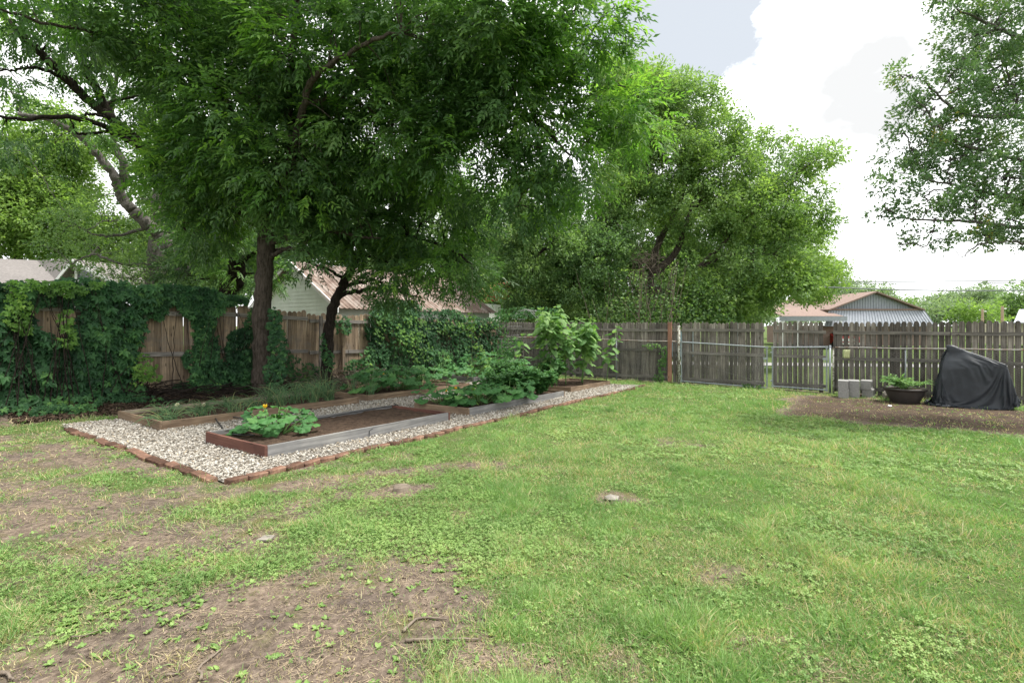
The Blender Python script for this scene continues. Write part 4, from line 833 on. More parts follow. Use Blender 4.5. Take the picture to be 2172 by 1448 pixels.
def squash(loc, nleaf, rad, hmin, hmax, leaf, label, name='squash_plant', flowers=2, mat='squash', elong=1.0, ang=angU, group='squash plants in the beds'):
    r = thing(name, label, 'squash plant', loc, 0, group); lm = MB(); sm = MB()
    ca, sa = cos(ang), sin(ang)
    for q in range(nleaf):
        rr = rad * math.sqrt(rng.random()); a = rng.uniform(0, 2 * pi); x_, y_ = rr * cos(a) * elong, rr * sin(a); px, py = x_ * ca - y_ * sa, x_ * sa + y_ * ca
        h = rng.uniform(hmin, hmax) * (1 - .35 * (rr / rad) ** 2); o_ = np.array([px * .35, py * .35, 0]); p = np.array([px, py, h])
        outd = np.array([px, py, 0]); outd = outd / (np.linalg.norm(outd) + 1e-6); d = norm(outd + rdir(1)[0] * [.8, .8, .2] + np.array([0, 0, -.25]))
        up = norm(np.array([0, 0, 1.]) + outd * .35 + np.array([0, -.35, 0]) + rdir(1)[0] * .35); s_ = leaf * rng.uniform(.55, 1.15)
        leafy(lm, p[None], d[None], up[None], np.array([s_]), SQ, SQF, np.array([np.clip(rng.normal(.5, .22), 0, 1)]))
        pts = smoothline([o_, (o_ + p) / 2 + [0, 0, h * .12], p], 4); sm.tube(pts, np.linspace(.008, .005, len(pts)), 5)
    lm.build('leaves', M[mat], r, smooth=True); sm.build('stems', M['stem'], r, smooth=True)
    for q in range(flowers):
        fm = MB(); a = rng.uniform(0, 2 * pi); c_ = np.array([cos(a) * rad * .5, sin(a) * rad * .5 - .05, rng.uniform(.5, .95) * hmax])
        for k in range(5):
            b_ = k * 2 * pi / 5; d = norm(np.array([cos(b_) * .5, sin(b_) * .5, 1.])); leafy(fm, c_[None], d[None], np.array([[-cos(b_), -sin(b_), .5]]), np.array([.06]), RH, RHF, np.array([.5]))
        fm.build('flower', M['yellow'], r)
    return r
squash(bedpt(0, .55, .8), 40, .42, .10, .42, .23, 'squash plant with yellow blossoms in the silver and red bed', flowers=2, elong=1.3)
squash(bedpt(4, .55, .7), 34, .6, .2, .60, .30, 'squash plant at the near end of the small brown bed', flowers=1)
squash(bedpt(4, 1.4, .6), 40, .7, .22, .72, .31, 'squash plant in the middle of the small brown bed', flowers=1, elong=1.3)
squash(bedpt(4, 2.3, .7), 38, .7, .2, .62, .30, 'squash plant at the far end of the small brown bed', flowers=0, elong=1.2)
squash(bedpt(2, .45, 1.0), 30, .5, .1, .44, .24, 'pale squash plant by the hose corner of the grey sided bed', flowers=2)
squash(bedpt(2, .85, .45), 36, .55, .12, .46, .29, 'squash plant spilling over the near corner of the grey sided bed', flowers=0, elong=1.2)
squash(bedpt(2, 1.6, .25), 32, .55, .12, .5, .29, 'squash plant hanging over the grey board beside tomato plants', flowers=0, elong=1.2)
squash(bedpt(5, .5, .7), 44, .85, .2, .72, .32, 'dark squash plant before the far creeper wall', flowers=0, elong=1.2)
squash(bedpt(5, 1.5, .6), 50, .9, .2, .85, .32, 'tall dark squash plant under the wire arch', flowers=0, elong=1.3)
squash(bedpt(5, 2.3, .3), 40, .8, .2, .7, .30, 'dark squash plant at the corner end of the far bed', flowers=0)
for (b_, u_, v_, h, sp, lab) in ((2, 1.9, .75, .62, .42, 'tomato plant behind the hanging squash leaves'), (2, 2.5, .45, .66, .45, 'bushy tomato plant in the middle of the grey sided bed'), (2, 3.1, .35, .55, .42, 'low tomato plant spilling over the end of the grey board'), (2, 2.7, 1.05, .80, .42, 'tall tomato plant at the back of the grey sided bed'), (3, .2, .7, .8, .42, 'tomato plant beside the foot of the sunflowers')):
    branchy_plant('tomato_plant', lab, 'tomato plant', bedpt(b_, u_, v_), 'tomato', 66, h * 1.15, sp, .062, 15, .005, 'tomato plants in the beds', shape=RH, faces=RHF)
# onions and garlic in the long bed
def onion(loc, n, h, sprd, label, flop=.5):
    r = thing('onion_clump', label, 'onion clump', loc, rng.uniform(0, 6), 'onion clumps in the beds'); mb = MB()
    for q in range(n):
        a = rng.uniform(0, 2 * pi); l = h * rng.uniform(.5, 1.15); ou = sprd * rng.uniform(.3, 1.2); b_ = rng.normal(0, .05, 2); droop = rng.random() * flop
        pts = smoothline([(b_[0], b_[1], 0), (b_[0] + cos(a) * ou * .3, b_[1] + sin(a) * ou * .3, l * .55), (b_[0] + cos(a) * ou * .75, b_[1] + sin(a) * ou * .75, l * (.92 - .35 * droop)), (b_[0] + cos(a) * ou * 1.2, b_[1] + sin(a) * ou * 1.2, max(.01, l * (1.0 - 1.0 * droop)))], 4)
        mb.tube(pts, np.linspace(.0055, .0015, len(pts)), 4, np.clip(rng.normal(.4, .3), 0, 1), cap=False)
    mb.build('leaves', M['onion'], r, smooth=True); return r
words = ['nearest', 'second', 'third', 'fourth', 'fifth', 'sixth', 'seventh', 'eighth', 'ninth', 'tenth', 'eleventh', 'twelfth', 'thirteenth', 'fourteenth']
rows = [(.25, .35), (.45, 1.1), (.7, .3), (.95, .9), (1.25, .35), (1.5, 1.2), (1.75, .7), (2.05, .35), (2.3, 1.15), (2.5, .6), (2.75, .35), (2.95, .95), (3.2, .45), (3.35, 1.0)]
for q, (u_, v_) in enumerate(rows):
    near = u_ > 2.0
    onion(bedpt(1, u_, v_, -.02), 46 if near else 36, .42 if near else .24, .34, 'onion clump %s along the old plank bed counted from its vine end' % words[q] if q else 'flopped onion clump at the vine end of the old plank bed', .5 if near else 1.0)
onion(bedpt(1, .05, .3, -.05), 30, .22, .3, 'onion clump flopping over the near corner onto the gravel', 1.2)
for (u_, v_, lab) in ((.12, .1, 'tall leek clump at the corner of the small brown bed'), (.15, .7, 'leek clump in front of the small bed squash leaves'), (-.25, 1.2, 'leek clump between the onion bed and the small brown bed')):
    o = onion(bedpt(4, u_, v_, -.02), 16, .62, .2, lab, .3)
for q, (px, py, lab) in enumerate(((376, 858, 'pale onion flower head nodding over the plank by the vine'), (432, 858, 'pale onion flower head standing past the first one'))):
    c = P(px, py, 8.2 + q * .4); g0 = np.array([c[0] - .1, c[1] - .1, float(gz(c[0], c[1])) + .05]); rr = thing('onion_flower', lab, 'onion flower', g0); mb = MB(); pts = smoothline([(0, 0, 0), (.02, .0, (c[2] - g0[2]) * .6), tuple(c - g0)], 6); mb.tube(pts, .004, 5, .4); mb.build('stalk', M['onion'], rr)
    mb = MB(); d = rdir(60); leafy(mb, (c - g0) + d * .012, d, rdir(60), np.full(60, .024), RH, RHF, .5); mb.build('flower_head', M['whitefl'], rr)
# sunflowers
def sunflower(loc, h, label, lean=(0, 0), nleaf=16, leaf=.26, branches=2):
    r = thing('sunflower_plant', label, 'sunflower', loc, 0, 'tall sunflower plants'); lm = MB(); sm = MB()
    top = np.array([lean[0], lean[1], h]); pts = smoothline([(0, 0, 0), (lean[0] * .3 + rng.normal(0, .02), lean[1] * .3, h * .4), (lean[0] * .7, lean[1] * .7, h * .75), top], 8); sm.tube(pts, np.linspace(.015, .007, len(pts)), 7)
    lines = [(pts, nleaf, .18)]
    for q in range(branches):
        a = rng.uniform(0, 2 * pi); k = int(len(pts) * rng.uniform(.3, .7)); b0_ = pts[k]; e = b0_ + np.array([cos(a) * .32, sin(a) * .25, h * rng.uniform(.25, .42)]); bp = smoothline([b0_, (b0_ + e) / 2 + [cos(a) * .08, sin(a) * .06, -.03], e], 6); sm.tube(bp, np.linspace(.009, .005, len(bp)), 6); lines.append((bp, nleaf // 2, .2))
    for (ln, nn, f0) in lines:
        for q in range(nn):
            f_ = f0 + (1 - f0) * (q + rng.random() * .6) / nn; p = ln[min(len(ln) - 1, int(f_ * len(ln)))]; a = q * 2.4 + rng.normal(0, .4); od = np.array([cos(a), sin(a), 0]); pet = .16 * (1.15 - .6 * f_) * rng.uniform(.8, 1.2); e = p + od * pet + [0, 0, pet * .35]
            sm.tube(smoothline([p, p + od * pet * .5 + [0, 0, pet * .35], e], 4), .0035, 4)
            d = norm(od * .8 + np.array([0, 0, rng.uniform(-.95, -.1) + .5 * max(0, f_ - .8) * 4]) + rdir(1)[0] * .2); up = norm(np.array([0, 0, .8]) + od * .7 + rdir(1)[0] * .3); s_ = leaf * rng.uniform(.6, 1.1) * (1.1 - .45 * f_ ** 3)
            leafy(lm, e[None], d[None], up[None], np.array([s_]), HE, HEF, np.array([np.clip(rng.normal(.5, .25), 0, 1)]))
        e = ln[-1]; k = 9; dd = norm(rdir(k) * [.6, .6, .3] + np.array([0, 0, .6])); leafy(lm, np.repeat(e[None], k, 0), dd, norm(rdir(k)), rng.uniform(.06, .12, k), OV, OVF, rng.uniform(.6, 1, k))
    lm.build('leaves', M['sunleaf'], r, smooth=True); sm.build('stem', M['stem'], r, smooth=True); return r
for (px, py, u_, v_, h, lx, ly, nl, br, lab) in ((0, 0, .1, .55, 1.95, -.35, 0, 26, 3, 'tallest sunflower plant leaning towards the wire arch'), (0, 0, .7, .6, 1.8, -.1, 0, 28, 4, 'broad sunflower plant in the middle of the clump'), (0, 0, 1.25, .35, 1.65, .2, 0, 28, 4, 'sunflower plant on the lawn side of the clump'), (0, 0, .45, 1.1, 2.1, -.1, .1, 26, 3, 'sunflower plant rising at the back of the clump'), (0, 0, 1.7, .6, 1.75, .25, 0, 26, 3, 'sunflower plant at the far back of the brown bed'), (0, 0, 2.42, .12, 1.62, .34, 0, 17, 1, 'single leaning sunflower at the far end of the brown bed')):
    sunflower(bedpt(3, u_ + .12, v_), h, lab, (lx, ly), int(nl * 1.3), .29, br)
sunflower(bedpt(2, 3.3, 1.25), 1.35, 'slim lone sunflower between squash and the wire panel', (.22, 0), 14, .26, 0)
# bean vine on a string
c0 = bedpt(2, .06, .05, -.03); c0 = G3(1001, 872); c1 = P(1003, 560, c0[1])
r = thing('bean_vine', 'thin bean vine climbing a taut string at the grey sided bed', 'bean vine', tuple(c0)); sm = MB(); lm = MB(); hh = c1[2] - c0[2]
sm.tube([(0, 0, 0), (.005, 0, hh)], .0018, 4); sm.build('string', M['twig'], r); sm = MB(); tt = np.linspace(0, .72, 80); hx = np.stack([.012 * np.cos(tt * 60), .012 * np.sin(tt * 60), tt * hh], -1); sm.tube(hx, .003, 4); sm.build('stem', M['stem'], r)
for q in range(46):
    f_ = rng.uniform(.02, .72); a = rng.uniform(0, 2 * pi); od = np.array([cos(a), sin(a), .1]); e = np.array([0, 0, f_ * hh]) + od * rng.uniform(.02, .07); d = norm(od + [0, 0, -.8]); leafy(lm, e[None], d[None], norm(od + [0, 0, .4])[None], np.array([rng.uniform(.05, .11)]), HE, HEF, np.array([rng.random()]))
lm.build('leaves', M['bean'], r, smooth=True)
r = thing('bean_vine', 'loose bean runner drooping beside the taut string', 'bean vine', tuple(G3(1050, 850))); lm = MB(); sm = MB(); pts = smoothline([(0, 0, .1), (-.12, 0, .6), (-.3, .1, 1.05), (-.36, .1, 1.3)], 12, .01); sm.tube(pts, .003, 4); sm.build('stem', M['stem'], r)
for q in range(50):
    p = pts[rng.integers(len(pts))]; od = rdir(1)[0]; d = norm(od + [0, 0, -.8]); leafy(lm, (p + od * .05)[None], d[None], norm(od * .5 + [0, -.5, .4])[None], np.array([rng.uniform(.05, .10)]), HE, HEF, np.array([rng.random()]))
lm.build('leaves', M['bean'], r, smooth=True)

# ---------------------------------------------------------------- creepers
def palmate(mb, pos, outn, size, tint, k=5, shape=OV, faces=OVF, hang=.75):
    # five fingered leaf hanging from its stalk, facing outwards
    n = len(pos); up = norm(outn + .45 * rdir(n) + np.array([0, 0, .45])); dn = norm(np.array([0, 0, -hang]) + rdir(n) * .55 + outn * .35); dn = norm(dn - up * (dn * up).sum(-1, keepdims=True)); sd_ = np.cross(up, dn)
    for q in range(k):
        a = (q - (k - 1) / 2) * 2 * pi / (k + 1.4) + rng.normal(0, .12, n); d = dn * np.cos(a)[:, None] + sd_ * np.sin(a)[:, None] - up * .12
        s2 = size * (1 - .17 * abs(q - (k - 1) / 2)) * rng.uniform(.85, 1.1, n); sv = np.cross(up, d)
        mb.scatter(shape, faces, pos, d * s2[:, None], sv * s2[:, None], up * s2[:, None], np.clip(tint + rng.normal(0, .05, n), 0, 1))
def blobpts(kind, ells, n, o0, o1, base_fn, seeds=None, groundfall=0.0, edge=.75):
    e = np.array([q[:4] for q in ells], float); wt = np.array([q[2] * q[3] * (q[4] if len(q) > 4 else 1) for q in ells]); idx = rng.choice(len(e), n, p=wt / wt.sum())
    a = rng.uniform(0, 2 * pi, n); rr = rng.random(n) ** .5; px = e[idx, 0] + e[idx, 2] * rr * np.cos(a); py = e[idx, 1] + e[idx, 3] * rr * np.sin(a)
    nz1 = fbm(px / 42., py / 42., 1, 3, 77); off = o0 + (o1 - o0) * np.clip(nz1 * 1.3 - .15 + rng.normal(0, .12, n), 0, 1)
    p = base_fn(px, py, off); return p, px, py, nz1
def creeper(name, label, ells, n, size, mat, o0=.05, o1=.35, base_fn=on_side_fence, nrmv=LN, k=5, group=None, tmean=.45, shape=OV, faces=OVF, ntoe=0, stems=14, cat='creeper'):
    p, px, py, nz1 = blobpts(0, ells, n, o0, o1, base_fn)
    gd = gz(p[:, 0], p[:, 1]); p[:, 2] = np.maximum(p[:, 2], gd + .03 + rng.random(n) * .12)
    c0_ = p.mean(0).copy(); c0_[2] = float(gz(c0_[0], c0_[1])); r = thing(name, label, cat, tuple(c0_), 0, group)
    on = np.array([nrmv[0], nrmv[1], .1]); mb = MB(); palmate(mb, p - c0_, np.repeat(on[None], n, 0), size * rng.uniform(.6, 1.15, n), np.clip(tmean + (nz1 - .5) * .9 + rng.normal(0, .16, n), 0, 1), k, shape, faces); mb.build('leaves', M[mat], r)
    sm = MB()
    for q in range(stems):
        i_ = rng.integers(n); a = p[i_] - c0_; wall = -on * .8 * o1 * rng.random(); b_ = a + np.array([nrmv[1], -nrmv[0], 0]) * rng.normal(0, .3) + wall * .3; b_[2] = float(gz(p[i_][0], p[i_][1])) - c0_[2]; a = a - on * .06
        m_ = (a + b_) / 2 + rng.normal(0, .06, 3); sm.tube(smoothline([b_, m_, a], 6, .008), np.linspace(.009, .004, 13), 5)
    if stems: sm.build('stems', M['bark_dark'], r)
    return r
g_ = 'creepers covering the side fence'
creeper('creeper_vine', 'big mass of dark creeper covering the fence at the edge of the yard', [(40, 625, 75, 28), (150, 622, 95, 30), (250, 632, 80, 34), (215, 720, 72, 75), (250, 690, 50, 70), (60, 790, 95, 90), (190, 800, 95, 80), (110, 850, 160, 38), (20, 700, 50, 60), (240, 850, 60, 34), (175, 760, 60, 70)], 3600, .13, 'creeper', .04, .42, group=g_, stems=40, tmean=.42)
creeper('creeper_vine', 'low fringe of dark creeper leaves spreading on the ground below the big mass', [(60, 885, 110, 14), (180, 880, 110, 12), (270, 868, 50, 12)], 260, .075, 'creeper', .3, .8, group=g_, tmean=.45, stems=6)
creeper('creeper_vine', 'dark creeper along the fence top between big mass and tree trunk', [(340, 626, 85, 22), (420, 642, 50, 34), (325, 655, 25, 22, .6), (470, 636, 50, 10)], 1300, .105, 'creeper', .02, .28, group=g_, tmean=.42)
creeper('creeper_vine', 'narrow dark creeper hanging down the tan boards beside the nailed board', [(425, 690, 24, 55), (440, 730, 20, 40), (415, 760, 30, 30)], 620, .10, 'creeper', .02, .2, group=g_)
creeper('creeper_vine', 'dark creeper thicket at the foot of the fence beside the main trunk', [(440, 795, 50, 36), (505, 745, 30, 50), (520, 790, 40, 46), (470, 832, 80, 18), (395, 838, 36, 10, .6), (522, 690, 14, 36)], 1500, .105, 'creeper', .03, .4, group=g_, tmean=.38)
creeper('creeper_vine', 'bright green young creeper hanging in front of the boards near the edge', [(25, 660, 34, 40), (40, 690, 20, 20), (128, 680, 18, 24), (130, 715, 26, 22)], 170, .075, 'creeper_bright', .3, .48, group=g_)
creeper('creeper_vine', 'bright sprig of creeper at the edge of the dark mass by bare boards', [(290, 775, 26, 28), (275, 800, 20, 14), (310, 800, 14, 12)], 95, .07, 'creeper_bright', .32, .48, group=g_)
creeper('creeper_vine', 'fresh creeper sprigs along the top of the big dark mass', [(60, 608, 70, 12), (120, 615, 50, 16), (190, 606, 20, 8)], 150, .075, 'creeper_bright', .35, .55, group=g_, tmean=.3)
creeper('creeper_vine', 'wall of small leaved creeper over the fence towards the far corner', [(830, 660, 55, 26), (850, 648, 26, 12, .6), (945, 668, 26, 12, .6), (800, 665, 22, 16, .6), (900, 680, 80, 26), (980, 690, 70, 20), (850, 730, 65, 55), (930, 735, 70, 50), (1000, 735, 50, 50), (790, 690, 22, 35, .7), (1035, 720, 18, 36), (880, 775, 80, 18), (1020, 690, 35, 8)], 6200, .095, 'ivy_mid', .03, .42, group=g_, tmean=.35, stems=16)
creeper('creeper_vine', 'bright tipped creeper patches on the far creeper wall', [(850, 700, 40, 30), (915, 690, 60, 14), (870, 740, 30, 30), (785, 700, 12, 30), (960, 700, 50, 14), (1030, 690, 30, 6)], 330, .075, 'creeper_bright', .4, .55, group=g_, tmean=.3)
creeper('creeper_vine', 'thin creeper on the boards behind the leaning tree', [(775, 770, 30, 36), (790, 735, 16, 30), (742, 780, 26, 20), (725, 690, 14, 20)], 620, .08, 'ivy_mid', .05, .4, group=g_)
creeper('creeper_vine', 'ragged creeper clinging low to the planks between the two trunks', [(630, 790, 40, 22), (650, 800, 50, 12), (600, 770, 18, 30)], 260, .08, 'creeper', .1, .45, group=g_)
creeper('morning_glory_vine', 'pale climbing vine on the wire fence beside the salmon board', [(1386, 732, 20, 6), (1412, 745, 8, 16), (1408, 775, 8, 20), (1400, 800, 14, 9)], 210, .075, 'sunleaf', .14, .22, on_rear_fence, BN, 1, shape=HE, faces=HEF, stems=5, cat='vine')
creeper('vine_sprig', 'small leafy weeds growing through the foot of the large gate', [(1590, 825, 14, 5), (1612, 828, 8, 4)], 40, .07, 'sunleaf', .14, .2, on_rear_fence, BN, 1, shape=HE, faces=HEF, stems=2, cat='weeds')
def on_arch(px, py, off):
    px = np.asarray(px, float); Y = 14.7 + np.asarray(off); return np.stack([(px - CX) / F * Y, Y + 0 * px, H - (py - HY) / F * Y], -1)
creeper('cucumber_vine', 'tangled green vine draped over the top of the wire arch', [(1100, 662, 50, 12), (1150, 660, 34, 12), (1182, 680, 16, 24), (1060, 676, 20, 8), (1172, 720, 8, 30, .5), (1070, 700, 10, 24, .5)], 560, .085, 'tomato', 0, 1.1, on_arch, BN, 1, shape=HE, faces=HEF, stems=0, cat='vine')
creeper('asparagus_plant', 'feathery light leaved plant before the wire grid panel', [(1085, 735, 26, 22), (1070, 752, 18, 16)], 300, .05, 'tomato', -.6, .2, on_arch, BN, 3, shape=RH, faces=RHF, stems=10, cat='plant')
# ---------------------------------------------------------------- trees
def limb(mb, pts, r0, r1, wob=.012, sides=10, n=9):
    p = smoothline(pts, n, 0); k = len(p); r = np.linspace(r0, r1, k); p[1:-1] += rng.normal(0, wob, (k - 2, 3)); mb.tube(p, r * (1 + .05 * rng.normal(size=k)), sides); return np.hstack([p, r[:, None]])
def tree(name, label, mats, trunk_lines, blobs, per_m2, leafkind, leaf, group=None, cat='tree', base=None, droop=.4, clump_r=.42, per_clump=16, twig_r=.012, tmean=.45, nleaflet=9, shell=.45, lightmat=None, lightfrac=0.0, sides=10):
    """trunk_lines: (points, r0, r1); blobs: (px, py, depth, rx, ry in px, rdepth in m[, weight])"""
    per_m2 = per_m2 * 1.9; per_clump = int(per_clump * 1.9)
    base = np.array(trunk_lines[0][0][0]) if base is None else np.array(base)
    r = thing(name, label, cat, tuple(base), 0, group); tm = MB(); skel = []
    for (pts, r0, r1) in trunk_lines: skel.append(limb(tm, np.array(pts) - base, r0, r1, .012, sides))
    tm.build('trunk', M[mats[0]], r, smooth=True); skel = np.vstack(skel)
    cs = []; bc = []; lf = []
    bm_ = MB(); sk2 = [skel]
    for b_ in blobs:
        px, py, Y, rx, ry, rd = b_[:6]; wt = b_[6] if len(b_) > 6 else 1
        c = P(px, py, Y) - base; R = np.array([rx / F * Y, rd, ry / F * Y]); area = (R[0] * R[1] * R[2]) ** (2 / 3) * 9
        n = max(3, int(area * per_m2 * wt)); d = rdir(n); rr = (1 - shell) * rng.random(n) ** (1 / 3) + shell * rng.uniform(.75, 1.05, n)
        cs.append(c + d * R * rr[:, None]); bc.append(np.repeat(c[None], n, 0)); lf.append(np.full(n, b_[7] if len(b_) > 7 else lightfrac))
        q = np.argmin(np.linalg.norm(skel[:, :3] - c, axis=1) + 1.2 * np.maximum(0, skel[:, 2] - c[2])); a = skel[q]; mid = (a[:3] + c) / 2 + [0, 0, .12 * np.linalg.norm(c - a[:3])] + rng.normal(0, .1, 3)
        sk2.append(limb(bm_, [a[:3], mid, c, c + (c - a[:3]) * .25 + rng.normal(0, .1, 3)], min(a[3] * .6, .03 + .02 * np.linalg.norm(c - a[:3])), .012, .015, 7))
    cs = np.vstack(cs); bc = np.vstack(bc); lf = np.concatenate(lf); ok = cs[:, 2] + base[2] > .9; cs, bc, lf = cs[ok], bc[ok], lf[ok]; sk2 = np.vstack(sk2)
    for q in range(len(cs)):
        j = np.argmin(np.linalg.norm(sk2[:, :3] - cs[q], axis=1)); a = sk2[j]; dist = np.linalg.norm(cs[q] - a[:3])
        mid = (a[:3] + cs[q]) / 2 + rng.normal(0, .07 * dist, 3) + [0, 0, .08 * dist]
        p = smoothline([a[:3], mid, cs[q]], 4); bm_.tube(p, np.linspace(min(a[3] * .7, twig_r * (1 + .5 * dist)), twig_r * .3, len(p)), 4, cap=False)
    bm_.build('branches', M[mats[0]], r, smooth=True)
    # foliage
    M_ = len(cs); ctint = np.clip(rng.normal(tmean, .17, M_), 0, 1); K = per_clump; lm = MB(); lm2 = MB()
    idx = np.repeat(np.arange(M_), K); n = len(idx); d = rdir(n); off = d * (rng.random(n) ** .5)[:, None] * clump_r * np.array([1, 1, .7]); pos = cs[idx] + off
    od = norm(norm(cs[idx] - bc[idx]) * .8 + d * .9 + np.array([0, 0, -droop])); bright = (rng.random(M_) < lf)[idx] if lightfrac else np.zeros(n, bool)
    def emit(m_, sel):
        ns = sel.sum()
        if not ns: return
        pp, dd, tt = pos[sel], od[sel], ctint[idx][sel]
        if leafkind == 'pinnate':
            L_ = leaf * 2.6 * rng.uniform(.7, 1.15, ns); up = norm(np.array([0, 0, 1.]) + .6 * rdir(ns)); sv = norm(np.cross(up, dd)); un = np.cross(dd, sv); nl = nleaflet
            for q in range(nl):
                f_ = (q // 2 + 1) / ((nl + 1) // 2); sg = 1 if q % 2 else -1
                if q == nl - 1: dl = norm(dd + np.array([0, 0, -.25])); f_ = 1.0
                else: dl = norm(dd * .75 + sv * sg * .75 + np.array([0, 0, -droop * .8]) + .25 * rdir(ns))
                b_ = pp + dd * (L_ * f_)[:, None] + np.array([0, 0, -1.]) * (L_ * f_ * f_ * droop * .35)[:, None]; s2 = leaf * rng.uniform(.75, 1.15, ns); sl = norm(np.cross(un + .3 * rdir(ns), dl)); ul = np.cross(dl, sl)
                m_.scatter([(0, 0, 0), (.38, .5, .12), (1, 0, -.12), (.38, -.5, .12)], RHF, b_, dl * s2[:, None], sl * (s2 * .36)[:, None], ul * (s2 * .5)[:, None], np.clip(tt + rng.normal(0, .13, ns), 0, 1))
        else:
            for q in range(nleaflet):
                dl = norm(dd + .9 * rdir(ns) + np.array([0, 0, -droop * .5])); b_ = pp + rdir(ns) * leaf * 1.6 * rng.random((ns, 1)); s2 = leaf * rng.uniform(.65, 1.2, ns); up = norm(np.array([0, 0, .9]) + rdir(ns)); sl = norm(np.cross(up, dl)); ul = np.cross(dl, sl)
                m_.scatter([(0, 0, 0), (.45, .5, .1), (1, 0, -.1), (.45, -.5, .1)], RHF, b_, dl * s2[:, None], sl * (s2 * .52)[:, None], ul * (s2 * .5)[:, None], np.clip(tt + rng.normal(0, .13, ns), 0, 1))
    emit(lm, ~bright); lm.build('crown', M[mats[1]], r)
    if lightfrac: emit(lm2, bright); o = lm2.build('crown', M[lightmat], r); o['label'] = 'brighter leaves of the crown'
    return r, skel, base
def pl(spec, Y=None):        # polyline in (px, py, depth)
    return [P(*q) for q in spec]
def g0(px, py, Y):           # foot of a trunk: standing on the ground at that depth
    x_ = (px - CX) / F * Y; return np.array([x_, Y, float(gz(x_, Y)) - .08])
# main tree in the yard
b1 = g0(556, 830, 11.35)
main_lines = [([b1, P(557, 770, 11.35), P(557, 640, 11.3), P(566, 490, 11.3), P(556, 400, 11.2), P(540, 330, 11.1), P(548, 200, 11.0), P(560, 60, 10.8), P(560, -160, 10.6)], .235, .09),
              ([P(564, 500, 11.3), P(590, 430, 10.4), P(620, 330, 9.9), P(612, 200, 9.6), P(626, 60, 9.0), P(640, -120, 8.8)], .12, .05),
              ([P(590, 430, 11.1), P(640, 250, 9.2), P(665, 170, 8.7), P(775, 92, 8.0), P(850, 70, 8.0)], .085, .02),
              ([P(545, 330, 11.1), P(480, 220, 10.8), P(400, 60, 10.4), P(330, -60, 10)], .10, .03),
              ([P(612, 200, 10.4), P(760, 170, 10), P(950, 190, 9.8), P(1120, 250, 9.6), P(1210, 330, 9.5)], .07, .02)]
main_blobs = [(700, 130, 10, 200, 130, 1.8), (560, 260, 10.3, 160, 150, 1.6), (440, 130, 10.5, 140, 140, 1.6), (330, 40, 9.6, 150, 80, 1.4, .7), (500, 375, 10.8, 120, 90, 1.2), (640, 370, 10.2, 120, 95, 1.3), (420, 375, 11.2, 90, 110, 1.2),
              (820, 260, 9.8, 150, 120, 1.5), (900, 80, 9.2, 170, 110, 1.5), (1060, 90, 8.9, 150, 100, 1.3, 1.1), (1090, 200, 9.2, 110, 100, 1.2, 1.1), (960, 210, 9.4, 90, 80, 1.2, .8), (1200, 60, 8.8, 110, 80, 1.0, .8, .5), (1265, 55, 8.8, 42, 50, .6, .8, .6), (1290, 190, 9.6, 70, 70, .9, .8, .7), (1345, 270, 9.8, 55, 70, .8, .8, .9), (1240, 370, 9.8, 70, 60, .8, .6, .7),  # outer clumps take more bright leaves: backlit glow put into leaf colour
              (980, 330, 9.6, 110, 100, 1.1, .8), (1170, 280, 9.3, 80, 110, .9, .8, .45), (1120, 400, 9.6, 90, 60, .9, .5, .4), (760, 500, 10.6, 70, 50, .8, .5), (410, 470, 11.4, 80, 50, .9, .7), (640, 530, 10.4, 50, 34, .7, .4),
              (700, -120, 10, 330, 140, 2.5, .5), (1050, -90, 9, 240, 110, 2.0, .4), (380, -140, 9.6, 260, 130, 2.2, .4), (60, 40, 8.4, 110, 60, 1.0, .35), (160, -40, 8.8, 180, 70, 1.4, .4)]
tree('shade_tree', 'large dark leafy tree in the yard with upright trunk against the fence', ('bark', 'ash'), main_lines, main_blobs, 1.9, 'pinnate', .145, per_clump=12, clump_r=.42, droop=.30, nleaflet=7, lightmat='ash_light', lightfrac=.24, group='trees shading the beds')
b2 = g0(692, 785, 12.6)
tree('leaning_tree', 'smaller leaning tree with curved dark trunk over the brown roof', ('bark_dark', 'ash'),
     [([b2, P(696, 720, 12.6), P(706, 655, 12.5), P(727, 605, 12.4), P(752, 560, 12.3), P(768, 520, 12.2), P(790, 430, 12), P(830, 330, 12)], .15, .05), ([P(745, 560, 12.3), P(728, 540, 12.2), P(720, 470, 12.1), P(715, 400, 12)], .07, .03), ([P(765, 520, 12.2), P(850, 500, 11.8), P(940, 520, 11.4), P(1000, 560, 11.2)], .06, .02), ([P(780, 470, 12), P(860, 430, 12), P(960, 400, 12)], .06, .02)],
     [(780, 430, 12, 130, 90, 1.4), (900, 470, 11.8, 110, 90, 1.2), (690, 450, 12, 90, 70, 1.0), (830, 560, 11.6, 80, 45, .8, .8), (960, 560, 11.4, 80, 50, .8, .75), (700, 490, 11.8, 50, 26, .8, .5), (660, 560, 11.9, 30, 18, .5, .3), (990, 450, 11.8, 70, 60, .9, .5), (880, 360, 12, 110, 70, 1.2, .7), (830, 610, 12, 40, 20, .4, .35), (850, 620, 11.9, 50, 18, .4, .3), (1010, 600, 11.4, 44, 34, .5, .4)],
     2.6, 'pinnate', .125, per_clump=11, clump_r=.38, droop=.35, nleaflet=7, group='trees shading the beds', lightmat='ash_light', lightfrac=.12)
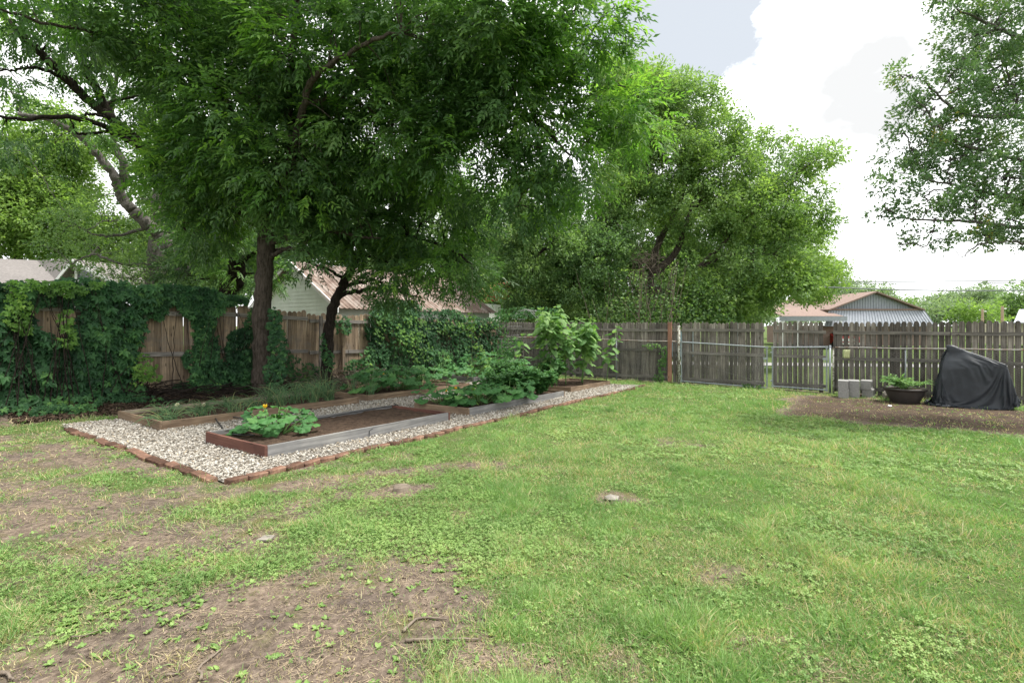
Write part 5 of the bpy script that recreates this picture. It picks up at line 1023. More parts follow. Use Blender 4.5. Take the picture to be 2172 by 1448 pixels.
# creeper on the trunks
def on_trunk(x0, Y0, ells, off, n, name, label, size, mat):
    e = np.array(ells, float); wt = e[:, 2] * e[:, 3]; idx = rng.choice(len(e), n, p=wt / wt.sum()); a = rng.uniform(0, 2 * pi, n); rr = rng.random(n) ** .5
    px = e[idx, 0] + e[idx, 2] * rr * np.cos(a); py = e[idx, 1] + e[idx, 3] * rr * np.sin(a); Y = Y0 - .05 - off * rng.random(n); p = np.stack([(px - CX) / F * Y, Y, H - (py - HY) / F * Y], -1)
    c = p.mean(0); c[2] = float(gz(c[0], c[1])); p[:, 2] = np.maximum(p[:, 2], gz(p[:, 0], p[:, 1]) + .04); r = thing(name, label, 'creeper', tuple(c), 0, 'creepers climbing the trunks'); mb = MB()
    palmate(mb, p - c, norm(np.repeat([[.35, -.9, .1]], n, 0)), size * rng.uniform(.6, 1.1, n), np.clip(rng.normal(.4, .2, n), 0, 1)); mb.build('leaves', M[mat], r)
on_trunk(0, 11.15, [(582, 690, 16, 40), (588, 740, 20, 50), (575, 790, 16, 26), (592, 790, 14, 26)], .22, 420, 'creeper_vine', 'dark creeper climbing the main trunk on its lawn side', .085, 'creeper')
on_trunk(0, 12.45, [(698, 765, 12, 22), (686, 735, 7, 28), (716, 690, 5, 20)], .12, 100, 'creeper_vine', 'bright green creeper wrapping the leaning trunk', .07, 'ivy_mid')
# trees beyond the side fence
b3 = g0(330, 640, 15.0)
tree('old_tree', 'old grey trunk with a long bare limb reaching up beyond the fence', ('bark_pale', 'elm_dark'),
     [([b3, P(330, 600, 15), P(335, 500, 15), P(338, 420, 15), P(345, 330, 15.2), P(350, 200, 15.4), P(360, 60, 15.6)], .30, .10), ([P(395, 585, 14.8), P(350, 510, 14.6), P(318, 480, 14.3), P(285, 450, 14), P(258, 418, 13.8), P(240, 370, 13.6), P(205, 325, 13.4), P(170, 290, 13.2), P(112, 256, 13), P(40, 242, 12.8)], .20, .05), ([P(258, 400, 13.8), P(262, 350, 13.7), P(242, 300, 13.6), P(238, 230, 13.5), P(250, 150, 13.4)], .12, .04), ([P(318, 480, 14.3), P(250, 500, 14), P(180, 490, 13.8), P(130, 440, 13.6)], .05, .015), ([P(330, 560, 14.8), P(260, 560, 14.2), P(200, 540, 14), P(150, 560, 13.8)], .05, .015)],
     [(230, 470, 14.5, 100, 60, 1.4, .5), (210, 540, 14.5, 110, 34, 1.2, .6), (270, 590, 14.5, 50, 26, 1.0, .8), (300, 580, 15, 70, 40, 1.0, .5), (60, 330, 13.4, 70, 50, 1.0, .2), (310, 290, 14.5, 70, 70, 1.2, .3), (240, 150, 13.8, 110, 70, 1.4, .35), (20, 190, 13, 60, 60, 1.0, .25), (360, 60, 15, 160, 110, 2, .5), (400, 500, 15.5, 60, 90, 1.0, .5)],
     2.1, 'simple', .075, per_clump=14, clump_r=.5, nleaflet=6, droop=.2, group='trees beyond the side fence', lightmat='elm', lightfrac=.3, twig_r=.014)
b4 = g0(478, 650, 14.2)
tree('dark_tree', 'dark leaning tree behind the fence with limbs crossing the sky gap', ('bark_dark', 'ash'),
     [([b4, P(480, 630, 14.2), P(500, 595, 14), P(500, 520, 13.8), P(470, 500, 13.6)], .24, .20), ([P(500, 540, 13.8), P(495, 460, 13.6), P(480, 360, 13.4), P(470, 240, 13.2), P(440, 100, 13)], .16, .05), ([P(480, 500, 13.7), P(385, 470, 13.2), P(350, 400, 12.9), P(325, 345, 12.7), P(290, 300, 12.5), P(240, 254, 12.2), P(185, 210, 12), P(125, 150, 11.7), P(60, 90, 11.3), P(0, 28, 11)], .17, .07), ([P(228, 240, 12.2), P(200, 180, 12), P(165, 120, 11.8), P(125, 50, 11.6), P(90, -20, 11.4)], .11, .04), ([P(500, 560, 13.9), P(560, 530, 13.6), P(640, 530, 13.4)], .07, .03)],
     [(470, 520, 14, 90, 70, 1.2), (400, 340, 13.2, 70, 100, 1.1, .4), (200, 90, 11.8, 130, 70, 1.3, .55), (60, 40, 11, 110, 70, 1.2, .6), (20, 150, 11.2, 60, 50, .8, .3), (110, 110, 11.6, 60, 40, .8, .25), (420, 590, 14.2, 60, 34, .8, .7), (540, 580, 14, 60, 36, .8, .6), (320, 200, 12.6, 80, 70, 1.1, .4), (170, 250, 12, 70, 26, .5, .35), (15, 250, 10.6, 26, 60, .5, .4), (170, 285, 11.6, 70, 22, .5, .4)],
     1.8, 'pinnate', .13, per_clump=10, clump_r=.45, droop=.4, group='trees beyond the side fence', lightmat='ash_light', lightfrac=.15)
def wild_tree(name, label, px, Y, trunk_top, blobs, mats, per, leaf, group, r0=.22, **kw):
    b_ = g0(px, 0, Y); mid = P(px, (trunk_top + 640) / 2, Y); lines = [([b_, mid, P(px + 10, trunk_top, Y)], r0, r0 * .4)]
    for q in blobs[:4]: lines.append(([P(px, 620 - (620 - trunk_top) * rng.uniform(.2, .7), Y), (P(px, trunk_top, Y) + P(q[0], q[1], q[2])) / 2, P(q[0], q[1], q[2])], r0 * .45, .03))
    return tree(name, label, mats, lines, blobs, per, 'simple', leaf, group, **kw)
wild_tree('yellow_green_tree', 'bright yellow green tree glowing behind the shingle roofed house', 40, 25, 330, [(60, 380, 25, 120, 110, 3), (130, 470, 25, 110, 90, 2.6), (20, 480, 24, 90, 80, 2.5), (120, 300, 25, 90, 70, 2.2), (-60, 400, 24, 100, 120, 2.5), (230, 520, 26, 90, 70, 2.2, .8), (330, 560, 27, 90, 60, 2)], ('bark', 'yellowgreen'), 1.15, .17, 'trees beyond the side fence', per_clump=14, clump_r=.75, nleaflet=6, droop=.3)
wild_tree('leafy_tree', 'green tree filling the gap between the main trunk and the pale house', 450, 26, 450, [(490, 610, 24, 60, 36, 1.6), (450, 560, 26, 90, 80, 2.5), (520, 480, 26, 90, 90, 2.5), (380, 600, 26, 80, 50, 2), (560, 560, 27, 70, 60, 2)], ('bark', 'elm_dark'), 1.0, .16, 'trees beyond the side fence', per_clump=14, clump_r=.75, nleaflet=6)
wild_tree('leafy_tree', 'mid green tree seen between the main trunk and the roofs', 640, 30, 420, [(620, 470, 30, 120, 110, 3), (780, 520, 32, 120, 60, 3, .8), (480, 470, 28, 110, 120, 3), (880, 560, 33, 100, 40, 2.5, .8), (700, 380, 30, 140, 90, 3, .8), (400, 400, 28, 100, 120, 3, .8), (960, 470, 33, 90, 90, 3, .7), (980, 610, 33, 70, 34, 2, .9)], ('bark', 'elm'), .85, .20, 'trees beyond the side fence', per_clump=13, clump_r=.9, nleaflet=6)
# trees beyond the rear fence
wild_tree('round_tree', 'bushy tree with drooping sprays behind the wire arch', 1175, 22.5, 470, [(1160, 520, 22, 100, 80, 2.2), (1250, 550, 21.5, 90, 65, 2.0), (1120, 600, 21.8, 80, 50, 1.6), (1220, 610, 21.5, 90, 40, 1.6, .8), (1150, 430, 23, 90, 70, 2.2), (1290, 480, 22, 60, 60, 1.6, .8), (1070, 560, 23, 50, 60, 1.5, .7), (1080, 470, 23.5, 60, 70, 1.6, .6), (1150, 650, 21.5, 90, 22, 1.2, .8)], ('bark_dark', 'elm_dark'), 1.5, .125, 'trees beyond the rear fence', per_clump=14, clump_r=.6, nleaflet=7, droop=.35, lightmat='elm', lightfrac=.35)
b5 = g0(1385, 0, 23.5)
tree('spreading_tree', 'great spreading tree towering behind the sunflowers and gates', ('bark', 'elm'),
     [([b5, P(1380, 660, 23.5), P(1380, 600, 23.5), P(1392, 530, 23.5), P(1420, 470, 23.5), P(1450, 400, 23.5), P(1450, 280, 23.6)], .22, .08), ([P(1385, 580, 23.5), P(1430, 540, 23.3), P(1450, 490, 23), P(1470, 430, 23)], .20, .07), ([P(1390, 615, 23.5), P(1430, 618, 23), P(1460, 602, 22.6), P(1480, 570, 22.4), P(1530, 520, 22), P(1600, 450, 22)], .18, .05), ([P(1300, 660, 23.6), P(1288, 470, 23.6), P(1296, 340, 23.7), P(1330, 250, 23.8)], .16, .06), ([P(1300, 470, 23.6), P(1350, 360, 23.4), P(1370, 330, 23.4), P(1440, 345, 23.2)], .09, .04), ([P(1480, 570, 22.4), P(1550, 540, 22), P(1640, 540, 22)], .08, .03), ([P(1530, 520, 22), P(1650, 400, 21.8), P(1730, 340, 21.6)], .07, .02)],
     [(1360, 230, 23.5, 90, 80, 2.2), (1450, 240, 23.5, 90, 60, 2.2, .8), (1500, 290, 23.3, 70, 60, 2.0, .7), (1400, 330, 22.8, 110, 70, 2.2), (1530, 350, 22.5, 90, 60, 2.0, .9), (1640, 370, 22.3, 90, 60, 1.8, .7), (1720, 335, 22.2, 60, 22, 1.0, .6), (1700, 430, 22.2, 70, 60, 1.5, .6), (1600, 450, 22, 100, 70, 2.0, .8), (1480, 440, 22.6, 100, 70, 2, .8), (1340, 420, 22.8, 90, 70, 2, .8), (1690, 500, 22, 50, 40, 1.2, .6), (1710, 580, 22, 50, 40, 1.4, .8), (1310, 170, 24, 60, 50, 1.8, .9), (1390, 190, 24, 60, 40, 1.8, .8), (1600, 560, 21.8, 100, 60, 1.9, .9), (1520, 620, 22, 90, 50, 1.6, .9), (1660, 600, 21.6, 80, 44, 1.5, .9), (1440, 650, 22.6, 70, 34, 1.2, .8), (1330, 330, 23.4, 70, 90, 2, .8), (1310, 190, 24, 60, 50, 1.6, .8), (1770, 320, 22.2, 26, 12, .5, .8), (1745, 470, 22, 34, 14, .6, .7), (1640, 290, 22.6, 26, 34, .7, .7), (1530, 655, 22, 90, 24, 1.2, .8)],
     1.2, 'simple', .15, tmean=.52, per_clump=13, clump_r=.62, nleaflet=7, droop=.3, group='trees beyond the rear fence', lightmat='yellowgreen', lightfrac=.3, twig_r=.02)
wild_tree('leafy_tree', 'dense tree filling the view behind the bare thicket', 1390, 31, 480, [(1300, 600, 31, 130, 80, 3), (1430, 600, 31, 120, 80, 3), (1540, 600, 31, 110, 70, 3), (1200, 640, 31, 110, 50, 2.5), (1350, 500, 32, 120, 90, 3), (1500, 480, 32, 110, 90, 3), (1620, 520, 32, 90, 80, 2.5, .8), (1550, 650, 31, 80, 35, 2.5), (1330, 665, 30, 130, 30, 2.5)], ('bark', 'elm'), .8, .20, 'trees beyond the rear fence', per_clump=14, clump_r=.9, nleaflet=6)
wild_tree('leafy_tree', 'pale green tree behind the red roofed house', 1090, 44, 500, [(1100, 600, 44, 110, 80, 4), (1020, 560, 44, 80, 80, 4), (1160, 560, 45, 90, 90, 4), (1080, 665, 42, 130, 30, 3), (990, 640, 46, 60, 50, 3)], ('bark', 'elm'), .55, .26, 'trees beyond the rear fence', per_clump=14, clump_r=1.2, nleaflet=6)
wild_tree('yellow_green_tree', 'rounded yellow green tree peeping out beside the great spreading tree', 1600, 34, 540, [(1690, 530, 34, 60, 60, 2.4), (1720, 590, 34, 60, 50, 2.2), (1650, 570, 34, 60, 50, 2)], ('bark', 'yellowgreen'), 1.0, .17, 'trees beyond the rear fence', per_clump=14, clump_r=.8, nleaflet=6)
wild_tree('feathery_tree', 'feathery grey green tree at the corner of the metal building', 1612, 40, 560, [(1740, 590, 40, 50, 40, 2.2, .7), (1700, 610, 38, 60, 34, 2, .8), (1770, 618, 38, 34, 20, 1.6, .4), (1770, 570, 40, 20, 18, 1, .5)], ('bark_pale', 'far'), .8, .17, 'trees beyond the rear fence', per_clump=12, clump_r=.8, nleaflet=6)
# thicket of bare upright stems
mb = MB(); tl = MB()
o0 = g0(1345, 0, 20.6)
for q in range(70):
    px = rng.uniform(1285, 1420); Y = rng.uniform(19.5, 22.5); a = g0(px, 0, Y); tp = P(px + rng.normal(0, 34), rng.uniform(540, 640), Y + rng.normal(0, .3)); mb.tube(smoothline([a - o0, (a + tp) / 2 - o0 + rng.normal(0, .12, 3), tp - o0], 6, .015), np.linspace(rng.uniform(.012, .035), .006, 13), 5)
for q in range(80):
    c = P(rng.normal(1372, 20), rng.normal(556, 16), 21.6 + rng.normal(0, .4)) - o0; d = rdir(1)[0]; l = rng.uniform(.2, .7); mb.tube(smoothline([c - d * l, c + rng.normal(0, .1, 3), c + d * l + [0, 0, -.15]], 4), rng.uniform(.006, .016), 4)
r = thing('bare_thicket', 'thicket of bare upright stems and dead twigs behind the rear fence', 'thicket', tuple(o0)); mb.build('stems', M['twig'], r)
n = 9000; px = rng.uniform(1250, 1560, n); Y = rng.uniform(19.8, 23, n); py = 700 - np.abs(rng.normal(0, 45, n)); p = np.stack([(px - CX) / F * Y, Y, H - (py - HY) / F * Y], -1) - o0; dd = rdir(n); leafy(tl, p, dd, norm(rdir(n) + [0, 0, .8]), rng.uniform(.07, .13, n), RH, RHF, rng.random(n)); tl.build('leaves', M['elm_dark'], r)
# tree overhanging from beyond the frame
bt = g0(2520, 0, 8.6)
tree('glossy_tree', 'glossy grey green tree overhanging the covered machine against white sky', ('bark_pale', 'magnolia'),
     [([bt, P(2500, 700, 8.6), P(2470, 500, 8.6), P(2420, 350, 8.5), P(2380, 150, 8.4), P(2360, -80, 8.3)], .22, .09), ([P(2470, 520, 8.6), P(2300, 470, 8.5), P(2170, 430, 8.4), P(2060, 400, 8.3), P(1960, 380, 8.2)], .06, .012), ([P(2480, 560, 8.6), P(2300, 510, 8.5), P(2150, 480, 8.4), P(2000, 468, 8.3), P(1870, 460, 8.2)], .05, .008), ([P(2430, 380, 8.5), P(2280, 290, 8.4), P(2170, 250, 8.3), P(2040, 240, 8.2), P(1960, 170, 8.1)], .06, .010), ([P(2390, 180, 8.4), P(2250, 110, 8.3), P(2140, 70, 8.2), P(2030, 20, 8.1)], .06, .012), ([P(2430, 380, 8.5), P(2300, 370, 8.4), P(2170, 340, 8.3), P(2030, 300, 8.2), P(1940, 210, 8.1)], .05, .01), ([P(2480, 560, 8.6), P(2300, 540, 8.5), P(2170, 515, 8.4), P(2080, 520, 8.3), P(2040, 545, 8.2)], .035, .006)],
     [(2110, 60, 8.4, 90, 70, .9, .8), (2030, 20, 8.2, 40, 30, .4, .7), (2140, 170, 8.5, 90, 70, .9, .9), (2040, 130, 8.2, 40, 40, .4, .5), (2010, 200, 8.2, 60, 50, .6, .6), (1930, 160, 8.1, 34, 28, .3, .6), (1960, 240, 8.2, 56, 44, .5, .6), (2080, 280, 8.4, 90, 60, .8, .9), (1930, 310, 8.2, 56, 40, .5, .6), (2020, 340, 8.3, 80, 50, .7, .8), (2130, 380, 8.4, 80, 50, .8, .9), (1890, 385, 8.1, 44, 24, .4, .6), (1960, 420, 8.2, 70, 34, .5, .6), (2070, 440, 8.3, 80, 34, .6, .7), (1890, 450, 8.1, 50, 12, .3, .5), (1980, 490, 8.3, 50, 20, .4, .45), (2090, 500, 8.4, 80, 24, .5, .5), (2160, 470, 8.5, 60, 50, .6, .7), (2260, 200, 8.6, 100, 200, 1.2, .8), (2280, 420, 8.6, 90, 100, 1, .7), (2200, -60, 8.4, 200, 90, 1.4, .6), (1960, 520, 8.3, 50, 12, .3, .35)],
     7.4, 'simple', .062, per_clump=8, clump_r=.17, nleaflet=6, droop=.0, twig_r=.006, group='trees near the rear fence', sides=8)
# far trees beyond the rear fence
def far_tree(px, Y, blobs, label, mat='far', name='distant_tree'):
    b_ = g0(px, 0, Y); tree(name, label, ('bark_pale', mat), [([b_, P(px, 660, Y), P(px + 4, blobs[0][1], Y)], .25, .08)], [(q[0], q[1], Y, q[2], q[3], q[2] / F * Y * .8) + tuple(q[4:]) for q in blobs], .22, 'simple', .42, 'distant trees over the fence line', per_clump=11, clump_r=1.7, nleaflet=6, droop=.1, twig_r=.03, sides=6)
far_tree(2070, 95, [(2075, 622, 40, 16), (2000, 640, 34, 14), (2060, 640, 60, 14), (1955, 640, 24, 7, .5), (2105, 635, 24, 12)], 'tall airy distant tree with open crown above the grey fence')
far_tree(1985, 75, [(1995, 662, 50, 18), (2040, 662, 40, 20)], 'low rounded distant tree beside the metal building', 'far')
far_tree(2090, 70, [(2085, 664, 36, 18), (2050, 655, 26, 16)], 'rounded light green distant tree between the two poles', 'yellowgreen')
far_tree(2150, 85, [(2150, 646, 34, 24), (2180, 625, 40, 26), (2130, 665, 40, 18)], 'distant tree rising at the edge beside the pale roof', 'elm')
far_tree(1800, 90, [(1815, 612, 34, 12), (1770, 620, 40, 20), (1850, 628, 46, 12), (1740, 640, 40, 24)], 'distant tree showing above the metal building gable', 'far')
far_tree(1920, 95, [(1915, 650, 30, 14), (1950, 668, 30, 12), (1895, 640, 20, 12)], 'small distant tree at the shoulder of the metal building', 'elm')
far_tree(1560, 80, [(1560, 668, 70, 20), (1640, 672, 50, 14), (1480, 665, 60, 24), (1700, 668, 50, 12)], 'low belt of distant trees seen under the great spreading tree', 'far')
far_tree(1250, 70, [(1250, 655, 120, 30), (1120, 650, 80, 34), (1370, 655, 80, 30)], 'dim distant tree behind the round tree trunks', 'elm')
for q, (px, lab) in enumerate(((2230, 'distant tree outside the pale roof'), )):
    pass

# ---------------------------------------------------------------- buildings beyond the fences
def quad(mb, a, b, c, d, tint=.5): mb.add([a, b, c, d], np.array([[0, 1, 2, 3]]), tint)
def slab(mb, pts, th_=.06, tint=.5):          # flat polygon with a thickness, hanging below its top face
    pts = np.array(pts, float); n = len(pts); nn = np.cross(pts[1] - pts[0], pts[2] - pts[0]); nn = nn / np.linalg.norm(nn)
    if nn[2] < 0: pts = pts[::-1]; nn = -nn
    lo = pts - nn * th_; mb.add(np.vstack([pts, lo]), [np.arange(n)[None], (np.arange(n)[::-1] + n)[None], np.array([[i_, i_ + n, (i_ + 1) % n + n, (i_ + 1) % n] for i_ in range(n)])], tint)
def siding(mb, a, b, z0, zf, step=.13, th_=.018, outw=None):
    # lapped boards between two ground points; zf(u) gives the top edge along the wall
    a = np.array(a, float); b = np.array(b, float); L_ = np.linalg.norm(b - a); d = (b - a) / L_; nn = np.array([d[1], -d[0]]) if outw is None else np.array(outw); us = np.linspace(0, 1, 160); tops = np.array([zf(u_) for u_ in us]); z = z0
    while z < tops.max() - .01:
        ok = us[tops > z + .01]
        if len(ok) == 0: break
        u0, u1 = ok[0], ok[-1]; z1 = min(z + step, tops.max()); ok1 = us[tops >= z1]; v0, v1 = (ok1[0], ok1[-1]) if len(ok1) else ((u0 + u1) / 2, (u0 + u1) / 2 + .001)
        p = lambda u_, zz, o_: (*(a + d * L_ * u_ + nn * o_), zz)
        quad(mb, p(u0, z, th_), p(u1, z, th_), p(v1, z1, .002), p(v0, z1, .002)); quad(mb, p(u0, z, th_), p(u0, z, .0), p(u1, z, .0), p(u1, z, th_)); z += step
# house with long rusted roof; its eave runs along the side fence
E0 = np.array([(720 - CX) / F * 16.0, 16.0]); ax_ = -LD; pn = np.array([-.823, .568])
Lh = 7.97; hw = 2.5; zE = 2.12; zR = 3.72
p2 = lambda u_, v_, z: (*(E0 + ax_ * u_ + pn * v_), z)
r = thing('brown_roof_house', 'pale green house with a long rusted metal roof beyond the side fence', 'house', p2(0, 0, 0), 0, 'houses beyond the side fence'); B = np.array(p2(0, 0, 0))
q_ = lambda u_, v_, z: tuple(np.array(p2(u_, v_, z)) - B)
ridge_n = 46; mb = MB()
for k in range(ridge_n):            # standing ribs as real folds in the sheet, near slope
    u0, u1 = -.3 + (Lh + .6) * k / ridge_n, -.3 + (Lh + .6) * (k + 1) / ridge_n; w_ = (u1 - u0); t_ = rng.random()
    zl, zh = zE - .1, zR
    for (a0, a1, h0, h1) in ((0, .35, 0, .0), (.35, .5, 0, .03), (.5, .65, .03, .03), (.65, .8, .03, 0), (.8, 1, 0, 0)):
        quad(mb, q_(u0 + w_ * a0, -.28, zl + h0), q_(u0 + w_ * a1, -.28, zl + h1), q_(u0 + w_ * a1, hw, zh + h1), q_(u0 + w_ * a0, hw, zh + h0), t_)
quad(mb, q_(-.3, hw, zR), q_(Lh + .3, hw, zR), q_(Lh + .3, 2 * hw + .3, zE - .1), q_(-.3, 2 * hw + .3, zE - .1))
mr, t, o = newmat('rusted ribbed roof'); tn = tintn(t); base_ = ramp(t, noise(t, 2.2, 5, .6), [(.3, (.10, .066, .05)), (.48, (.17, .12, .095)), (.6, (.25, .21, .185)), (.75, (.135, .085, .06))]); principled(t, o, mixc(t, 1.0, base_, ramp(t, tn, [(0, (.65, .62, .6)), (1, (1.25, 1.25, 1.25))]), 'MULTIPLY'), .65, .3, .1); M['ribroof'] = mr
mb.build('roof', mr, r)
mb = MB(); siding(mb, np.array(q_(0, 0, 0))[:2], np.array(q_(0, 2 * hw, 0))[:2], -.2, lambda u_: zE + (zR - zE) * (1 - abs(2 * u_ - 1)) - .04, outw=LD); siding(mb, np.array(q_(0, 0, 0))[:2], np.array(q_(Lh, 0, 0))[:2], -.2, lambda u_: zE - .02, outw=-pn)
qq = [q_(0.0, .0, -.3), q_(0, 2 * hw, -.3), q_(Lh, 2 * hw, -.3), q_(Lh, 0, -.3)]; qt = [(a_[0], a_[1], zE - .06) for a_ in qq]
for k in range(4): quad(mb, qq[k], qq[(k + 1) % 4], qt[(k + 1) % 4], qt[k])
mb.build('wall', M['palegreen'], r)
mb = MB()
for (va, vb, za, zb) in ((-.3, hw, zE - .16, zR - .02), (hw, 2 * hw + .3, zR - .02, zE - .16)):
    mb.box((np.array(q_(-.26, va, za)) + np.array(q_(-.26, vb, zb))) / 2, (np.array(q_(-.26, vb, zb)) - np.array(q_(-.26, va, za))) / 2, np.array([*ax_, 0]) * .02, (0, 0, .07))
mb.build('bargeboard', M['white'], r)
# shingle house at the edge
Yh = 19.0
def hp(px, py, Y=Yh): return P(px, py, Y)
o0 = hp(120, 690); o0[2] = -.1; r = thing('shingle_house', 'cream house with pale shingle roof and small gable behind the creeper', 'house', tuple(o0), 0, 'houses beyond the side fence')
mb = MB(); rl = hp(-200, 540, 21) - o0; rr_ = hp(78, 552, 21) - o0; va = hp(118, 594, 18.2) - o0
slab(mb, [rl, rr_, va, hp(-200, 640, 17) - o0]); pk = hp(172, 551, 18.6) - o0; pkb = pk + [0.4, 3.0, 0.0]
slab(mb, [pk + [0, -.35, -.0], pkb, rr_, va]); slab(mb, [pk + [0, -.35, 0], hp(245, 600, 18.2) - o0 + [0, -.1, 0], hp(245, 600, 18.2) - o0 + [.4, 3.2, 0], pkb]); slab(mb, [rr_, pkb, hp(245, 600, 18.2) - o0 + [.4, 3.2, 0], rr_ + [2.5, 1.0, -.9]])
mb.build('roof', M['shingle'], r)
mb = MB(); gl = hp(118, 600, 18.6) - o0; gr = hp(238, 600, 18.6) - o0; gw = gr[0] - gl[0]; siding(mb, gl[:2] + [0, .05], gr[:2] + [0, .05], 0, lambda u_: gl[2] + .02 + (pk[2] - gl[2] - .1) * (1 - abs(2 * u_ - 1)), outw=(0, -1)); siding(mb, (hp(-200, 0, 17.4) - o0)[:2], gl[:2], 0, lambda u_: gl[2] - .1, outw=(.2, -.98)); mb.build('wall', M['cream'], r)
wf = MB(); a = hp(160, 572, 18.5) - o0; b_ = hp(205, 572, 18.5) - o0; zb = gl[2] - 1.0; yb = a[1]
for (x0_, x1_) in ((a[0], a[0] + .09), (b_[0] - .09, b_[0]), ): wf.bx(x0_, x1_, yb - .04, yb + .06, zb, a[2])
wf.bx(a[0] - .04, b_[0] + .04, yb - .06, yb + .05, a[2], a[2] + .12); wf.bx(a[0] + .09, b_[0] - .09, yb - .02, yb + .04, (zb + a[2]) / 2 + .3, (zb + a[2]) / 2 + .36); wo = wf.build('window', M['white'], r); MB().bx(a[0] + .09, b_[0] - .09, yb + .02, yb + .04, zb, a[2]).build('pane', M['glass'], wo)
mb = MB()
for (p0_, p1_) in ((hp(112, 603, 18.22) - o0, pk + [0, -.38, -.10]), (pk + [0, -.38, -.10], hp(246, 603, 18.1) - o0)):
    d_ = p1_ - p0_; mb.box((p0_ + p1_) / 2, d_ / 2, (0, .02, 0), (0, 0, .07))
mb.build('bargeboard', M['white'], r)
# white house with red roof
o0 = P(1035, 690, 36); o0[2] = -.35; r = thing('red_roof_house', 'white house with red roof glimpsed between the trees', 'house', tuple(o0), 0, 'houses beyond the side fence')
def rel(px, py, Y): return P(px, py, Y) - o0
mb = MB(); slab(mb, [rel(985, 640, 36), rel(1060, 600, 38), rel(1135, 590, 43), rel(1065, 636, 40)], .1); slab(mb, [rel(985, 640, 36), rel(1060, 600, 38), rel(960, 620, 40), rel(900, 650, 38)], .1); mb.build('roof', M['redroof'], r)
mb = MB(); zt = rel(1040, 640, 36)[2]; a = rel(990, 0, 36.3); b_ = rel(1062, 0, 40); c_ = rel(920, 0, 39.5)
siding(mb, a[:2], b_[:2], 0, lambda u_: zt - .05, outw=(.6, -.8)); siding(mb, c_[:2], a[:2], 0, lambda u_: zt - .05 + 1.2 * (1 - abs(2 * u_ - 1)), outw=(-.5, -.86)); mb.build('wall', M['white'], r)
# metal building
Yb = 45.0; o0 = P(1850, 690, Yb); o0[2] = -.35; r = thing('metal_barn', 'blue grey ribbed metal building with low gable beyond the fence', 'barn', tuple(o0), 0, 'buildings beyond the rear fence')
mb = MB(); zg = lambda py: H - (py - HY) / F * Yb - o0[2]; xg = lambda px: (px - 1850) / F * Yb
n = 32
for k in range(n):                                   # ribbed gable sheet
    x0_, x1_ = xg(1762) + (xg(1945) - xg(1762)) * k / n, xg(1762) + (xg(1945) - xg(1762)) * (k + 1) / n; f = lambda x_: zg(654) + (zg(622) - zg(654)) * max(0, 1 - abs(x_ - xg(1852)) / (xg(1945) - xg(1852))); w_ = x1_ - x0_
    for (a_, b2_, ya, yb2) in ((0, .45, 0, 0), (.45, .55, 0, .05), (.55, .9, .05, .05), (.9, 1, .05, 0)):
        xa, xb = x0_ + w_ * a_, x0_ + w_ * b2_; quad(mb, (xa, ya, zg(656)), (xb, yb2, zg(656)), (xb, yb2, f(xb)), (xa, ya, f(xa)))
n = 36
for k in range(n):                                   # skirt of ribbed sheet below, flaring outwards
    f0, f1 = k / n, (k + 1) / n; t0, t1_ = xg(1755), xg(1956); b0_, b1_ = xg(1735), xg(1968)
    for (a_, b2_, ya, yb2) in ((0, .45, 0, 0), (.45, .55, 0, .05), (.55, .9, .05, .05), (.9, 1, .05, 0)):
        fa, fb = f0 + (f1 - f0) * a_, f0 + (f1 - f0) * b2_; quad(mb, (b0_ + (b1_ - b0_) * fa, -.9 + ya, zg(692)), (b0_ + (b1_ - b0_) * fb, -.9 + yb2, zg(692)), (t0 + (t1_ - t0) * fb, -.25 + yb2, zg(657)), (t0 + (t1_ - t0) * fa, -.25 + ya, zg(657)))
mb.build('wall_cladding', M['barn'], r)
mb = MB(); pk = (xg(1852), 0, zg(618)); 
slab(mb, [(xg(1752), -.5, zg(656)), (xg(1852), -.5, zg(618)), (xg(1852), 14, zg(618)), (xg(1752), 14, zg(656))], .12); slab(mb, [(xg(1852), -.5, zg(618)), (xg(1953), -.5, zg(656)), (xg(1953), 14, zg(656)), (xg(1852), 14, zg(618))], .12); slab(mb, [(xg(1640), -1.6, zg(671)), (xg(1765), -1.6, zg(671)), (xg(1752), 2, zg(650)), (xg(1670), 4, zg(650))], .1); mb.build('roof', M['rusttrim'], r)
mb = MB(); mb.bx(xg(1755), xg(1955), -.32, -.24, zg(658.5), zg(655)); mb.build('trim', M['rusttrim'], r)
mb = MB(); mb.bx(xg(1632), xg(1770), -1.75, -1.66, zg(681), zg(671.6)); mb.build('porch_fascia', M['barn'], r)
mb = MB(); mb.bx(xg(1735), xg(1965), -.1, 9, 0, zg(690)); mb.build('wall', M['rusttrim'], r)
for px in (1640, 1670, 1757): mb = MB(); mb.bx(xg(px) - .08, xg(px) + .08, -1.78, -1.62, 0, zg(681)); mb.build('porch_post', M['white'], r)
# pale roof at the edge, blue shed roof, far fence
o0 = P(2180, 690, 48); o0[2] = -.35; r = thing('pale_roof_shed', 'pale blue grey metal roof just showing at the edge', 'shed', tuple(o0), 0, 'buildings beyond the rear fence'); rel = lambda px, py, Y: P(px, py, Y) - o0
mb = MB(); slab(mb, [rel(2150, 684, 47), rel(2162, 656, 49), rel(2300, 650, 49), rel(2300, 684, 47)], .1); mb.build('roof', M['barn'], r); mb = MB(); a = rel(2155, 0, 47.3); mb.bx(a[0], a[0] + 6, 0, 4, 0, rel(0, 686, 48)[2]); mb.build('wall', M['cream'], r)
o0 = P(1425, 690, 30); o0[2] = -.35; r = thing('blue_shed', 'pale blue tank like shed behind the great tree', 'shed', tuple(o0), 0, 'buildings beyond the rear fence'); rel = lambda px, py, Y: P(px, py, Y) - o0
mb = MB(); V = []; th = np.linspace(0, pi, 12)
